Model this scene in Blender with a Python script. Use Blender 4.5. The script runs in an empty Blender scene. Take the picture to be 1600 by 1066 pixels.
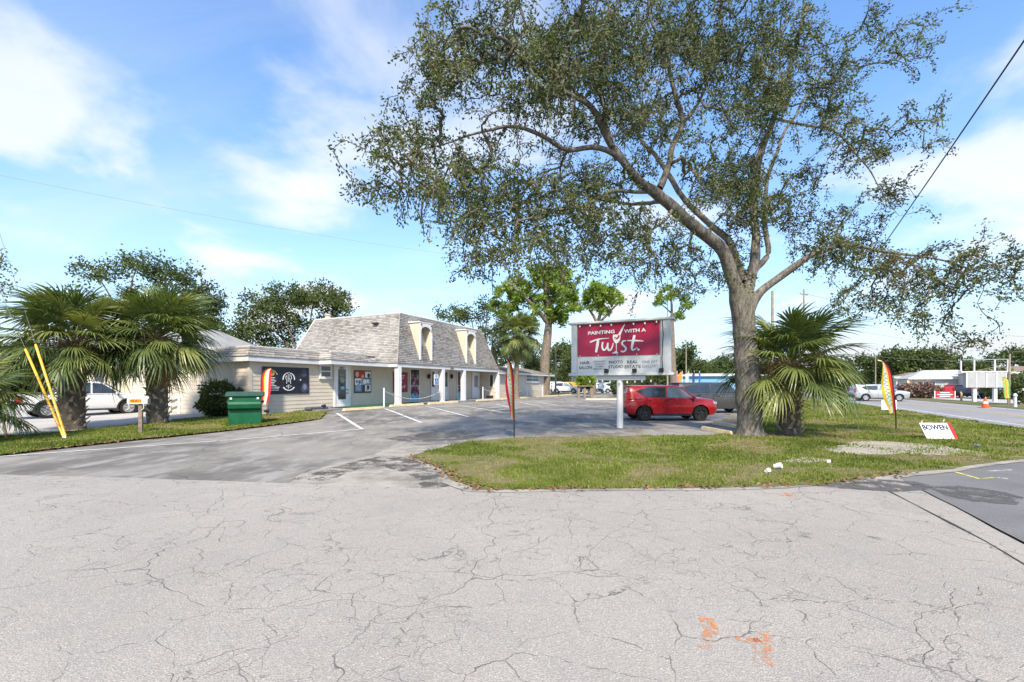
import bpy, bmesh, math, random
import numpy as np
from mathutils import Vector, Matrix, Euler, noise as mnoise

# ------------------------------------------------------------------ camera, light, exposure
SC = bpy.context.scene
COL = SC.collection
F, HZ, CX, CH = 711.0, 601.0, 800.0, 1.65      # focal length, horizon, centre in photo pixels; camera height
cam_d = bpy.data.cameras.new('camera'); cam = bpy.data.objects.new('camera', cam_d); COL.objects.link(cam)
cam_d.lens = 16.0; cam_d.sensor_width = 36.0; cam_d.clip_end = 6000; cam_d.clip_start = 0.05
cam.location = (0, 0, CH); cam.rotation_euler = (math.pi / 2, 0, 0)
cam_d.shift_y = (HZ - 533) / 1600.0
SC.camera = cam

SUN_AZ = math.atan2(0.02, -0.9); SUN_EL = math.radians(46)
world = bpy.data.worlds.new('World'); SC.world = world; world.use_nodes = True
def build_world():
    nt = world.node_tree; N = nt.nodes; L = nt.links; N.clear()
    out = N.new('ShaderNodeOutputWorld'); bg = N.new('ShaderNodeBackground'); bg.inputs[1].default_value = 0.15
    sky = N.new('ShaderNodeTexSky'); sky.sky_type = 'NISHITA'; sky.sun_disc = False
    sky.sun_elevation = SUN_EL; sky.sun_rotation = SUN_AZ
    sky.air_density = 1.1; sky.dust_density = 0.5; sky.ozone_density = 0.8; sky.altitude = 10
    tc = N.new('ShaderNodeTexCoord'); sx = N.new('ShaderNodeSeparateXYZ'); L.new(tc.outputs['Generated'], sx.inputs[0])
    def math_(op, a, b=None, clamp=False):
        n = N.new('ShaderNodeMath'); n.operation = op; n.use_clamp = clamp
        for i, v in enumerate((a, b)):
            if v is None: continue
            if isinstance(v, (int, float)): n.inputs[i].default_value = v
            else: L.new(v, n.inputs[i])
        return n.outputs[0]
    z = math_('ADD', math_('MAXIMUM', sx.outputs[2], 0.0), 0.22)
    cx = N.new('ShaderNodeCombineXYZ'); L.new(math_('DIVIDE', sx.outputs[0], z), cx.inputs[0]); L.new(math_('DIVIDE', sx.outputs[1], z), cx.inputs[1])
    def noise(vec, scale, detail, rough, dist, off, sc=(1, 1, 1)):
        mp = N.new('ShaderNodeMapping'); L.new(vec, mp.inputs[0]); mp.inputs['Location'].default_value = off; mp.inputs['Scale'].default_value = sc
        mp.inputs['Rotation'].default_value = (0, 0, 0.5)
        n = N.new('ShaderNodeTexNoise'); L.new(mp.outputs[0], n.inputs['Vector'])
        n.inputs['Scale'].default_value = scale; n.inputs['Detail'].default_value = detail; n.inputs['Roughness'].default_value = rough; n.inputs['Distortion'].default_value = dist
        return n.outputs[0]
    def ramp(v, a, b):
        n = N.new('ShaderNodeMapRange'); n.interpolation_type = 'SMOOTHSTEP'; L.new(v, n.inputs[0])
        n.inputs[1].default_value = a; n.inputs[2].default_value = b; return n.outputs[0]
    puffy = ramp(noise(cx.outputs[0], 1.55, 6, 0.52, 0.25, (21.0, 2.0, 0)), 0.50, 0.66)
    wisp = ramp(noise(cx.outputs[0], 1.0, 7, 0.6, 0.7, (9.3, 4.2, 0), (0.7, 2.2, 1)), 0.42, 0.78)
    low = ramp(sx.outputs[2], 0.62, 0.02)
    cov = math_('MULTIPLY', math_('ADD', math_('MULTIPLY', puffy, 1.0), math_('MULTIPLY', wisp, 0.28)), math_('ADD', math_('MULTIPLY', low, 0.65), 0.45), True)
    haze = math_('MULTIPLY', math_('POWER', math_('SUBTRACT', 1.0, math_('MAXIMUM', sx.outputs[2], 0.0)), 4.6), 0.93)
    mix = N.new('ShaderNodeMix'); mix.data_type = 'RGBA'; L.new(cov, mix.inputs[0]); wb = N.new('ShaderNodeMix'); wb.data_type = 'RGBA'; wb.blend_type = 'MULTIPLY'; wb.inputs[0].default_value = 1.0
    L.new(sky.outputs[0], wb.inputs[6]); wb.inputs[7].default_value = (0.68, 0.91, 1.13, 1); L.new(wb.outputs[2], mix.inputs[6])
    mix.inputs[7].default_value = (4.1, 4.1, 4.12, 1)
    hz = N.new('ShaderNodeMix'); hz.data_type = 'RGBA'; L.new(haze, hz.inputs[0]); L.new(mix.outputs[2], hz.inputs[6]); hz.inputs[7].default_value = (2.85, 3.08, 3.38, 1)
    L.new(hz.outputs[2], bg.inputs[0]); L.new(bg.outputs[0], out.inputs[0])
build_world()
sun_d = bpy.data.lights.new('sun', 'SUN'); sun = bpy.data.objects.new('sun', sun_d); COL.objects.link(sun)
sun_d.energy = 3.8; sun_d.angle = math.radians(4); sun_d.color = (1.0, 0.885, 0.72)
sdir = Vector((math.sin(SUN_AZ) * math.cos(SUN_EL), math.cos(SUN_AZ) * math.cos(SUN_EL), math.sin(SUN_EL)))
sun.rotation_euler = sdir.to_track_quat('Z', 'Y').to_euler()
VS = SC.view_settings; VS.view_transform = 'Standard'; VS.look = 'None'; VS.exposure = 0.92; VS.gamma = 1.0; VS.use_curve_mapping = False
SC.cycles.use_denoising = True
try:
    SC.cycles.denoiser = 'OPENIMAGEDENOISE'
except Exception: pass
SC.cycles.max_bounces = 6; SC.cycles.transparent_max_bounces = 8

# ------------------------------------------------------------------ coordinates
UX, UY = 0.4313, 0.9022                       # direction of the shop front and the main road
def st(s, t, z=0.0): return Vector((s * UX - t * UY, s * UY + t * UX, z))
def to_st(x, y): return (x * UX + y * UY, -x * UY + y * UX)
UANG = math.atan2(UY, UX)
def sm(v): v = min(1.0, max(0.0, v)); return v * v * (3 - 2 * v)
def gz(x, y):                                  # the lot rises gently towards the shop
    s, t = to_st(x, y)
    return 0.34 * sm((t - 3) / 14) * sm((s - 8) / 14)
def P(px, py, d): return Vector(((px - CX) / F * d, d, CH + (HZ - py) / F * d))
def G(px, py):
    z = 0.0
    for _ in range(30):
        d = F * (CH - z) / (py - HZ); x = (px - CX) / F * d; z = 0.5 * z + 0.5 * gz(x, d)
    return Vector((x, d, gz(x, d)))
def s_at(px, t):
    k = (px - CX) / F
    return t * (UY + UX * k) / (UX - UY * k)
def t_at(px, s):
    k = (px - CX) / F
    return s * (UX - UY * k) / (UY + UX * k)
def z_at(py, s, t): return CH + (HZ - py) / F * (s * UY + t * UX)

# ------------------------------------------------------------------ objects
def tag(o, label=None, cat=None, group=None, kind=None):
    if label: o['label'] = label
    if cat: o['category'] = cat
    if group: o['group'] = group
    if kind: o['kind'] = kind
    return o
def thing(name, label, cat, loc=(0, 0, 0), rz=0.0, group=None):
    o = bpy.data.objects.new(name, None); COL.objects.link(o); o.location = loc; o.rotation_euler = (0, 0, rz)
    o.empty_display_size = 0.2
    return tag(o, label, cat, group)
def link(name, me, mats=None, parent=None):
    o = bpy.data.objects.new(name, me); COL.objects.link(o)
    if mats is not None:
        for m in (mats if isinstance(mats, (list, tuple)) else [mats]): me.materials.append(m)
    if parent is not None: o.parent = parent
    return o
def npmesh(name, V, Fc, mats=None, parent=None, tint=None, smooth=False, mi=None):
    V = np.ascontiguousarray(V, dtype=np.float32); Fc = np.ascontiguousarray(Fc, dtype=np.int32)
    m, k = Fc.shape
    me = bpy.data.meshes.new(name); me.vertices.add(len(V)); me.vertices.foreach_set('co', V.ravel())
    me.loops.add(m * k); me.loops.foreach_set('vertex_index', Fc.ravel())
    me.polygons.add(m); me.polygons.foreach_set('loop_start', np.arange(0, m * k, k, dtype=np.int32))
    if smooth: me.polygons.foreach_set('use_smooth', np.ones(m, dtype=bool))
    if mi is not None: me.polygons.foreach_set('material_index', np.asarray(mi, dtype=np.int32))
    me.update(calc_edges=True)
    if tint is not None:
        a = me.attributes.new('tint', 'FLOAT', 'FACE'); a.data.foreach_set('value', np.asarray(tint, dtype=np.float32))
    me.validate()
    return link(name, me, mats, parent)
def dup(root, loc, rz=None, label=None, group=None, scale=None):
    r = root.copy(); COL.objects.link(r); r.location = loc
    if rz is not None: r.rotation_euler = (0, 0, rz)
    if label: r['label'] = label
    if group: r['group'] = group
    if scale is not None: r.scale = scale if isinstance(scale, (tuple, list)) else (scale,) * 3
    for ch in list(root.children):
        c = ch.copy(); COL.objects.link(c); c.parent = r
        for g in list(ch.children):
            d = g.copy(); COL.objects.link(d); d.parent = c
    return r
class MB:
    def __init__(self): self.v = []; self.f = []; self.m = []
    def add(self, vs, fs, mi=0):
        o = len(self.v); self.v += [tuple(p) for p in vs]; self.f += [tuple(i + o for i in f) for f in fs]; self.m += [mi] * len(fs); return self
    def box(self, x0, x1, y0, y1, z0, z1, mi=0):
        return self.add([(x0, y0, z0), (x1, y0, z0), (x1, y1, z0), (x0, y1, z0), (x0, y0, z1), (x1, y0, z1), (x1, y1, z1), (x0, y1, z1)],
                        [(0, 3, 2, 1), (4, 5, 6, 7), (0, 1, 5, 4), (1, 2, 6, 5), (2, 3, 7, 6), (3, 0, 4, 7)], mi)
    def hull8(self, a, b, mi=0):               # bottom quad a, top quad b
        return self.add(list(a) + list(b), [(0, 3, 2, 1), (4, 5, 6, 7), (0, 1, 5, 4), (1, 2, 6, 5), (2, 3, 7, 6), (3, 0, 4, 7)], mi)
    def prism(self, pts, depth, fn, mi=0):     # pts 2D outline; fn(a, b, c) -> xyz with c along the depth
        n = len(pts); a = [fn(p[0], p[1], 0) for p in pts]; b = [fn(p[0], p[1], depth) for p in pts]
        fs = [tuple(range(n - 1, -1, -1)), tuple(range(n, 2 * n))] + [(i, (i + 1) % n, n + (i + 1) % n, n + i) for i in range(n)]
        return self.add(a + b, fs, mi)
    def poly(self, pts, mi=0): return self.add(pts, [tuple(range(len(pts)))], mi)
    def tube(self, path, rad, n=8, mi=0, cap=True):
        path = [Vector(p) for p in path]; k = len(path)
        if isinstance(rad, (int, float)): rad = [rad] * k
        rings = []; ref = None
        for i in range(k):
            d = (path[min(i + 1, k - 1)] - path[max(i - 1, 0)])
            d = d.normalized() if d.length > 1e-9 else Vector((0, 0, 1))
            if ref is None: ref = Vector((1, 0, 0)) if abs(d.x) < 0.8 else Vector((0, 1, 0))
            a = (ref - d * ref.dot(d)).normalized(); b = d.cross(a); ref = a
            rings.append([path[i] + (a * math.cos(2 * math.pi * j / n) + b * math.sin(2 * math.pi * j / n)) * rad[i] for j in range(n)])
        vs = [p for r in rings for p in r]
        fs = [(i * n + j, i * n + (j + 1) % n, (i + 1) * n + (j + 1) % n, (i + 1) * n + j) for i in range(k - 1) for j in range(n)]
        if cap: fs += [tuple(range(n - 1, -1, -1)), tuple(range((k - 1) * n, k * n))]
        return self.add(vs, fs, mi)
    def lathe(self, prof, n=16, c=(0, 0, 0), axis='z', mi=0, cap=True):
        vs = []
        for r, h in prof:
            for j in range(n):
                a = 2 * math.pi * j / n; x, y = r * math.cos(a), r * math.sin(a)
                vs.append((c[0] + x, c[1] + y, c[2] + h) if axis == 'z' else (c[0] + x, c[1] + h, c[2] + y) if axis == 'y' else (c[0] + h, c[1] + x, c[2] + y))
        fs = [(i * n + j, i * n + (j + 1) % n, (i + 1) * n + (j + 1) % n, (i + 1) * n + j) for i in range(len(prof) - 1) for j in range(n)]
        if cap: fs += [tuple(range(n - 1, -1, -1)), tuple(range((len(prof) - 1) * n, len(prof) * n))]
        return self.add(vs, fs, mi)
    def disc(self, c, r, fn, n=18, mi=0, r2=None):
        return self.poly([fn(c[0] + r * math.cos(2 * math.pi * i / n), c[1] + (r2 or r) * math.sin(2 * math.pi * i / n)) for i in range(n)], mi)
    def ribbon(self, pts, wid, fn, mi=0):      # flat stroke of varying width in a plane
        n = len(pts); wid = [wid] * n if isinstance(wid, (int, float)) else wid; vs = []
        for i in range(n):
            a = pts[max(i - 1, 0)]; b = pts[min(i + 1, n - 1)]; dx, dy = b[0] - a[0], b[1] - a[1]; l = math.hypot(dx, dy) or 1
            nx, ny = -dy / l * wid[i] / 2, dx / l * wid[i] / 2
            vs += [fn(pts[i][0] + nx, pts[i][1] + ny), fn(pts[i][0] - nx, pts[i][1] - ny)]
        return self.add(vs, [(2 * i, 2 * i + 1, 2 * i + 3, 2 * i + 2) for i in range(n - 1)], mi)
    def build(self, name, mats, parent=None, smooth=False, bevel=0.0, sharp=35, fix=True):
        me = bpy.data.meshes.new(name); me.from_pydata(self.v, [], self.f)
        me.polygons.foreach_set('material_index', np.array(self.m, dtype=np.int32))
        bm = bmesh.new(); bm.from_mesh(me)
        if fix: bmesh.ops.recalc_face_normals(bm, faces=bm.faces)
        if smooth:
            for f in bm.faces: f.smooth = True
            for e in bm.edges:
                if len(e.link_faces) == 2 and e.calc_face_angle(0) > math.radians(sharp): e.smooth = False
        bm.to_mesh(me); bm.free()
        o = link(name, me, mats, parent)
        if bevel:
            b = o.modifiers.new('bevel', 'BEVEL'); b.width = bevel; b.segments = 2; b.limit_method = 'ANGLE'; b.angle_limit = math.radians(40)
        return o
def curve(pts, n=6):                           # Catmull-Rom through points of any dimension
    pts = [np.array(p, dtype=float) for p in pts]; out = []
    q = [2 * pts[0] - pts[1]] + pts + [2 * pts[-1] - pts[-2]]
    for i in range(1, len(q) - 2):
        for k in range(n):
            u = k / n; a, b, c, d = q[i - 1], q[i], q[i + 1], q[i + 2]
            out.append(0.5 * ((2 * b) + (c - a) * u + (2 * a - 5 * b + 4 * c - d) * u * u + (3 * b - a - 3 * c + d) * u ** 3))
    out.append(pts[-1]); return out
def text2d(body, size, bold=0.0, align='CENTER', spacing=1.0, shear=0.0):
    c = bpy.data.curves.new('text', 'FONT'); c.body = body; c.size = size; c.align_x = align; c.align_y = 'CENTER'; c.offset = bold; c.space_character = spacing; c.shear = shear
    c.resolution_u = 3
    o = bpy.data.objects.new('text', c); COL.objects.link(o)
    dg = bpy.context.evaluated_depsgraph_get(); me = o.evaluated_get(dg).to_mesh()
    vs = [(v.co.x, v.co.y) for v in me.vertices]; fs = [tuple(p.vertices) for p in me.polygons]
    o.evaluated_get(dg).to_mesh_clear(); bpy.data.objects.remove(o); bpy.data.curves.remove(c)
    return vs, fs
def put_text(mb, body, size, at, fn, mi=0, width=None, **kw):
    vs, fs = text2d(body, size, **kw)
    if not vs: return
    if width:
        xs = [v[0] for v in vs]; k = width / (max(xs) - min(xs)); c0 = (max(xs) + min(xs)) / 2
        vs = [((v[0] - c0) * k, v[1]) for v in vs]
    mb.add([fn(at[0] + a, at[1] + b) for a, b in vs], fs, mi)

# ------------------------------------------------------------------ materials
def lin(r, g, b): return tuple(((c / 255) / 12.92 if c / 255 <= 0.04045 else ((c / 255 + 0.055) / 1.055) ** 2.4) for c in (r, g, b))
class NT:
    def __init__(s, name):
        s.mat = bpy.data.materials.new(name); s.mat.use_nodes = True; s.nt = s.mat.node_tree; s.N = s.nt.nodes; s.L = s.nt.links
        s.b = s.N['Principled BSDF']; s.tc = s.N.new('ShaderNodeTexCoord')
    def set(s, n, k, v):
        if v is None: return
        i = n.inputs[k]
        if hasattr(v, 'is_output'): s.L.new(v, i)
        elif isinstance(v, tuple) and len(v) == 3 and i.type == 'RGBA': i.default_value = (*v, 1)
        else: i.default_value = v
    def noise(s, scale, detail=5, rough=0.55, dist=0.0, vec=None, sc=None, off=None):
        n = s.N.new('ShaderNodeTexNoise'); v = vec or s.tc.outputs['Object']
        if sc or off:
            m = s.N.new('ShaderNodeMapping'); s.L.new(v, m.inputs[0])
            if sc: m.inputs['Scale'].default_value = sc
            if off: m.inputs['Location'].default_value = off
            v = m.outputs[0]
        s.L.new(v, n.inputs['Vector'])
        n.inputs['Scale'].default_value = scale; n.inputs['Detail'].default_value = detail; n.inputs['Roughness'].default_value = rough; n.inputs['Distortion'].default_value = dist
        return n.outputs[0]
    def voro(s, scale, feature='F1', vec=None, rnd=1.0):
        n = s.N.new('ShaderNodeTexVoronoi'); n.feature = feature; s.L.new(vec or s.tc.outputs['Object'], n.inputs['Vector']); n.inputs['Scale'].default_value = scale; n.inputs['Randomness'].default_value = rnd
        return n.outputs['Distance']
    def warp(s, scale, amt):
        n = s.N.new('ShaderNodeTexNoise'); s.L.new(s.tc.outputs['Object'], n.inputs['Vector']); n.inputs['Scale'].default_value = scale; n.inputs['Detail'].default_value = 4
        a = s.N.new('ShaderNodeVectorMath'); a.operation = 'SCALE'; s.L.new(n.outputs['Color'], a.inputs[0]); a.inputs['Scale'].default_value = amt
        b = s.N.new('ShaderNodeVectorMath'); b.operation = 'ADD'; s.L.new(s.tc.outputs['Object'], b.inputs[0]); s.L.new(a.outputs[0], b.inputs[1])
        return b.outputs[0]
    def ramp(s, v, a, b, lo=0.0, hi=1.0, smooth=True):
        n = s.N.new('ShaderNodeMapRange'); n.interpolation_type = 'SMOOTHSTEP' if smooth else 'LINEAR'; s.L.new(v, n.inputs[0])
        for i, k in ((1, a), (2, b), (3, lo), (4, hi)): n.inputs[i].default_value = k
        return n.outputs[0]
    def math(s, op, a, b=None, clamp=False):
        n = s.N.new('ShaderNodeMath'); n.operation = op; n.use_clamp = clamp
        s.set(n, 0, a); s.set(n, 1, b); return n.outputs[0]
    def mix(s, f, a, b, blend='MIX'):
        n = s.N.new('ShaderNodeMix'); n.data_type = 'RGBA'; n.blend_type = blend
        for k, v in ((0, f), (6, a), (7, b)): s.set(n, k, v)
        return n.outputs[2]
    def attr(s, name):
        n = s.N.new('ShaderNodeAttribute'); n.attribute_name = name; return n.outputs['Fac']
    def bump(s, h, strength=0.3, dist=0.02):
        n = s.N.new('ShaderNodeBump'); n.inputs['Strength'].default_value = strength; n.inputs['Distance'].default_value = dist; s.L.new(h, n.inputs['Height']); s.L.new(n.outputs[0], s.b.inputs['Normal'])
    def done(s, col=None, rough=None, spec=None, metal=None, coat=None):
        s.set(s.b, 'Base Color', col); s.set(s.b, 'Roughness', rough); s.set(s.b, 'Specular IOR Level', spec); s.set(s.b, 'Metallic', metal); s.set(s.b, 'Coat Weight', coat)
        return s.mat
MATS = {}
def M(name, c, var=0.12, scale=6.0, rough=0.7, spec=0.3, metal=0.0, coat=0.0, bump=0.0, bscale=60.0, dirt=0.0):
    """a plain surface with mottled tone, faint dirt and fine relief"""
    if name in MATS: return MATS[name]
    n = NT(name); a = n.noise(scale, 6, 0.6)
    k = n.mix(n.ramp(a, 0.3, 0.7), tuple(x * (1 - var) for x in c), tuple(min(1, x * (1 + var)) for x in c))
    if dirt: k = n.mix(n.ramp(n.noise(scale * 0.35, 7, 0.65, off=(3, 7, 1)), 0.5, 0.75, 0, dirt), k, (c[0] * 0.45, c[1] * 0.42, c[2] * 0.36))
    if bump: n.bump(n.noise(bscale, 4), bump, 0.01)
    MATS[name] = n.done(k, n.ramp(n.noise(scale * 2.3, 4), 0.3, 0.7, max(0.02, rough - 0.08), min(1, rough + 0.08)), spec, metal, coat)
    return MATS[name]
# ------------------------------------------------------------------ ground materials
def mat_old_asphalt():
    n = NT('old_pale_asphalt')
    big = n.noise(0.35, 6, 0.6); med = n.noise(2.2, 6, 0.62); fine = n.noise(70, 4, 0.75); agg = n.voro(95)
    k = n.mix(n.ramp(big, 0.3, 0.7), (0.35, 0.318, 0.272), (0.43, 0.392, 0.336))
    k = n.mix(n.ramp(med, 0.42, 0.72, 0, 0.35), k, (0.29, 0.275, 0.26))
    k = n.mix(n.ramp(agg, 0.25, 0.60, 0, 0.6), k, (0.22, 0.205, 0.19))
    k = n.mix(n.ramp(fine, 0.54, 0.72, 0, 0.75), k, (0.66, 0.63, 0.575))
    w = n.warp(0.9, 0.9); w2 = n.warp(2.5, 0.35); w3 = n.warp(3.0, 0.5)
    wv = n.ramp(n.noise(1.6, 5, 0.7, off=(2, 6, 0)), 0.3, 0.72, 0.35, 1.5)
    c1 = n.ramp(n.math('DIVIDE', n.voro(0.42, 'DISTANCE_TO_EDGE', w), wv), 0.0028, 0.0, 0, 1, False)
    c2 = n.ramp(n.math('DIVIDE', n.voro(1.7, 'DISTANCE_TO_EDGE', w2), wv), 0.012, 0.0, 0, 1, False)
    c3 = n.ramp(n.math('DIVIDE', n.voro(4.2, 'DISTANCE_TO_EDGE', w3), wv), 0.022, 0.0, 0, 1, False)
    m1 = n.ramp(n.noise(0.5, 3, off=(7, 2, 0)), 0.40, 0.54); m2 = n.ramp(n.noise(0.4, 4, off=(1, 8, 0)), 0.36, 0.48); m3 = n.ramp(n.noise(0.55, 4, off=(4, 4, 0)), 0.43, 0.54)
    gap = n.ramp(n.noise(3.5, 5, 0.7), 0.36, 0.6)
    cr = n.math('MAXIMUM', n.math('MULTIPLY', c1, m1), n.math('MULTIPLY', n.math('MAXIMUM', n.math('MULTIPLY', c2, m2), n.math('MULTIPLY', n.math('MULTIPLY', c3, 0.7), m3)), gap))
    k = n.mix(n.math('MULTIPLY', cr, 0.85), k, (0.09, 0.082, 0.072))
    pit = n.math('MULTIPLY', n.ramp(n.noise(6.5, 5, 0.7, sc=(0.6, 1.6, 1)), 0.67, 0.74), n.ramp(n.noise(0.7, 3, off=(5, 1, 2)), 0.5, 0.62))
    k = n.mix(n.math('MULTIPLY', pit, 0.65), k, (0.14, 0.12, 0.10))
    h = n.math('SUBTRACT', n.math('ADD', n.math('MULTIPLY', agg, -0.5), n.math('MULTIPLY', fine, 0.6)), n.math('MULTIPLY', cr, 1.2))
    n.bump(h, 0.55, 0.012)
    return n.done(k, 0.9, 0.25)
def mat_lot():
    n = NT('dark_worn_asphalt')
    big = n.noise(0.22, 6, 0.62, 0.4); med = n.noise(1.1, 7, 0.65, sc=(1.8, 0.7, 1)); fine = n.noise(60, 4, 0.75)
    k = n.mix(n.ramp(big, 0.38, 0.60), (0.122, 0.112, 0.097), (0.245, 0.224, 0.193))
    k = n.mix(n.ramp(med, 0.46, 0.66, 0, 0.8), k, (0.31, 0.295, 0.27))
    k = n.mix(n.ramp(n.noise(0.5, 6, 0.7, off=(4, 9, 0)), 0.57, 0.7, 0, 0.6), k, (0.36, 0.335, 0.30))
    k = n.mix(n.ramp(n.noise(0.9, 5, 0.6, off=(2, 5, 0)), 0.58, 0.72, 0, 0.6), k, (0.07, 0.067, 0.063))
    k = n.mix(n.ramp(fine, 0.5, 0.75, 0, 0.45), k, (0.33, 0.32, 0.31))
    cr = n.math('MULTIPLY', n.ramp(n.voro(0.6, 'DISTANCE_TO_EDGE', n.warp(1.4, 0.6)), 0.012, 0.0, 0, 1, False), n.ramp(n.noise(0.4, 3, off=(1, 1, 0)), 0.42, 0.55))
    k = n.mix(n.math('MULTIPLY', cr, 0.7), k, (0.04, 0.038, 0.035))
    n.bump(n.math('SUBTRACT', fine, cr), 0.4, 0.01)
    return n.done(k, 0.85, 0.3)
def mat_simple_asphalt(name, a, b):
    n = NT(name); k = n.mix(n.ramp(n.noise(0.5, 6, 0.6), 0.3, 0.7), a, b)
    k = n.mix(n.ramp(n.noise(55, 4, 0.75), 0.5, 0.75, 0, 0.5), k, tuple(x * 1.7 for x in b))
    k = n.mix(n.ramp(n.voro(80), 0.3, 0.65, 0, 0.4), k, tuple(x * 0.5 for x in a))
    n.bump(n.noise(60, 4, 0.7), 0.4, 0.01); return n.done(k, 0.85, 0.3)
def mat_dirt(name, a, b, c):
    n = NT(name); k = n.mix(n.ramp(n.noise(0.9, 7, 0.65), 0.35, 0.65), a, b); k = n.mix(n.ramp(n.noise(5, 6, 0.7), 0.5, 0.72, 0, 0.7), k, c)
    k = n.mix(n.ramp(n.voro(45), 0.2, 0.5, 0.35, 0), k, (0.5, 0.47, 0.42)); n.bump(n.noise(40, 5, 0.7), 0.6, 0.02); return n.done(k, 0.95, 0.15)
def mat_soil():
    n = NT('turf_soil'); k = n.mix(n.ramp(n.noise(0.8, 7, 0.65), 0.35, 0.62), (0.12, 0.125, 0.045), (0.17, 0.155, 0.07))
    k = n.mix(n.ramp(n.noise(2.6, 7, 0.7, off=(3, 1, 0)), 0.5, 0.68, 0, 0.8), k, (0.27, 0.22, 0.14))
    n.bump(n.noise(30, 5, 0.7), 0.8, 0.03); return n.done(k, 0.95, 0.1)
def mat_paint(name, c, wear=0.5):
    n = NT(name); k = n.mix(n.ramp(n.noise(30, 5, 0.7), 0.35, 0.7), tuple(x * 0.8 for x in c), c)
    a = n.ramp(n.math('ADD', n.math('MULTIPLY', n.noise(3, 5, 0.65), 0.6), n.math('MULTIPLY', n.noise(40, 4, 0.7), 0.4)), wear - 0.07, wear + 0.05)
    n.set(n.b, 'Alpha', a); return n.done(k, 0.7, 0.3)
def mat_tint(name, cols, rough=0.6, trans=0.0, spec=0.25, hue=0.1):
    """foliage or shingles: colour runs through cols with the per-face value 'tint'"""
    n = NT(name); r = n.N.new('ShaderNodeValToRGB'); n.L.new(n.attr('tint'), r.inputs[0]); e = r.color_ramp.elements
    while len(e) < len(cols): e.new(0.5)
    for i, c in enumerate(cols): e[i].position = i / (len(cols) - 1); e[i].color = (*c, 1)
    k = n.mix(n.ramp(n.noise(0.7, 3), 0.3, 0.7, 0, hue * 3), r.outputs[0], tuple(x * 0.7 for x in cols[0]))
    n.done(k, rough, spec)
    if trans:
        t = n.N.new('ShaderNodeBsdfTranslucent'); n.set(t, 0, n.mix(1.0, k, (1.0, 1.0, 0.55), 'MULTIPLY')); m = n.N.new('ShaderNodeMixShader'); m.inputs[0].default_value = trans
        n.L.new(n.b.outputs[0], m.inputs[1]); n.L.new(t.outputs[0], m.inputs[2]); n.L.new(m.outputs[0], n.N['Material Output'].inputs[0])
    return n.mat
m_road = mat_old_asphalt(); m_lot = mat_lot()
m_dark = mat_simple_asphalt('grey_asphalt', (0.15, 0.145, 0.14), (0.21, 0.205, 0.20)); m_main = mat_simple_asphalt('main_road_asphalt', (0.24, 0.235, 0.23), (0.31, 0.30, 0.295))
m_conc = mat_simple_asphalt('pale_concrete', (0.42, 0.40, 0.37), (0.52, 0.50, 0.46)); m_dirt = mat_dirt('gravel_dirt', (0.19, 0.175, 0.15), (0.37, 0.34, 0.295), (0.44, 0.40, 0.34))
m_sand = mat_dirt('bare_sand', (0.29, 0.26, 0.21), (0.38, 0.345, 0.29), (0.17, 0.15, 0.08)); m_soil = mat_soil()
m_white = mat_paint('worn_white_line', (0.72, 0.72, 0.70), 0.44); m_yellow = mat_paint('worn_yellow_line', (0.62, 0.42, 0.06), 0.42)
m_whitefaint = mat_paint('faint_white_line', (0.62, 0.62, 0.60), 0.52)
m_orange = mat_paint('orange_spray', (0.72, 0.26, 0.08), 0.545); m_yspray = mat_paint('yellow_spray', (0.70, 0.62, 0.15), 0.46)
m_wet = M('wet_asphalt', (0.05, 0.047, 0.042), 0.35, 2.0, 0.22, 0.5); m_oil = mat_paint('dark_stain', (0.115, 0.108, 0.10), 0.50)

# ------------------------------------------------------------------ ground sheets
rnd = random.Random(5)
def rough_edge(pts, step=0.5, amp=0.06, seed=0, closed=True):
    out = []; n = len(pts)
    for i in range(n if closed else n - 1):
        a = Vector(pts[i][:2]); b = Vector(pts[(i + 1) % n][:2]); l = (b - a).length
        if l > 80: k = 4
        else: k = max(1, int(l / step))
        for j in range(k):
            p = a.lerp(b, j / k); nr = Vector((-(b - a).y, (b - a).x)).normalized()
            f = mnoise.noise(Vector((p.x * 0.9, p.y * 0.9, seed))) + 0.6 * mnoise.noise(Vector((p.x * 3.1, p.y * 3.1, seed + 5)))
            out.append(p + nr * f * amp)
    return out
def sheet(name, pts, off, mat, kind='structure', parent=None, step=0.5, amp=0.05, seed=0, cut=1.0, label=None, flat=False):
    pts = rough_edge(pts, step, amp, seed) if amp else [Vector(p[:2]) for p in pts]
    bm = bmesh.new(); vs = [bm.verts.new((p.x, p.y, 0)) for p in pts]
    es = [bm.edges.new((vs[i], vs[(i + 1) % len(vs)])) for i in range(len(vs))]
    bmesh.ops.triangle_fill(bm, edges=es, use_beauty=True)
    if not flat:
        xs = [p.x for p in pts]; ys = [p.y for p in pts]
        for ax, lo, hi in ((0, min(xs), max(xs)), (1, min(ys), max(ys))):
            c = math.ceil(max(lo, -40)); e = min(hi, 45 if ax == 0 else 70)
            while c < e:
                no = (1, 0, 0) if ax == 0 else (0, 1, 0)
                bmesh.ops.bisect_plane(bm, geom=list(bm.verts) + list(bm.edges) + list(bm.faces), plane_co=(c, c, 0), plane_no=no); c += cut
    for v in bm.verts: v.co.z = gz(v.co.x, v.co.y) + off
    bmesh.ops.recalc_face_normals(bm, faces=bm.faces)
    if bm.faces and sum(f.normal.z for f in bm.faces) < 0: bmesh.ops.reverse_faces(bm, faces=bm.faces)
    me = bpy.data.meshes.new(name); bm.to_mesh(me); bm.free()
    o = link(name, me, mat, parent)
    if parent is None: tag(o, kind=kind)
    return o
def W(*a): return [G(px, py) for px, py in a]
R = 1500
bm_pts = [Vector((R * math.cos(2 * math.pi * i / 48), R * math.sin(2 * math.pi * i / 48) + 200)) for i in range(48)]
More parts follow.
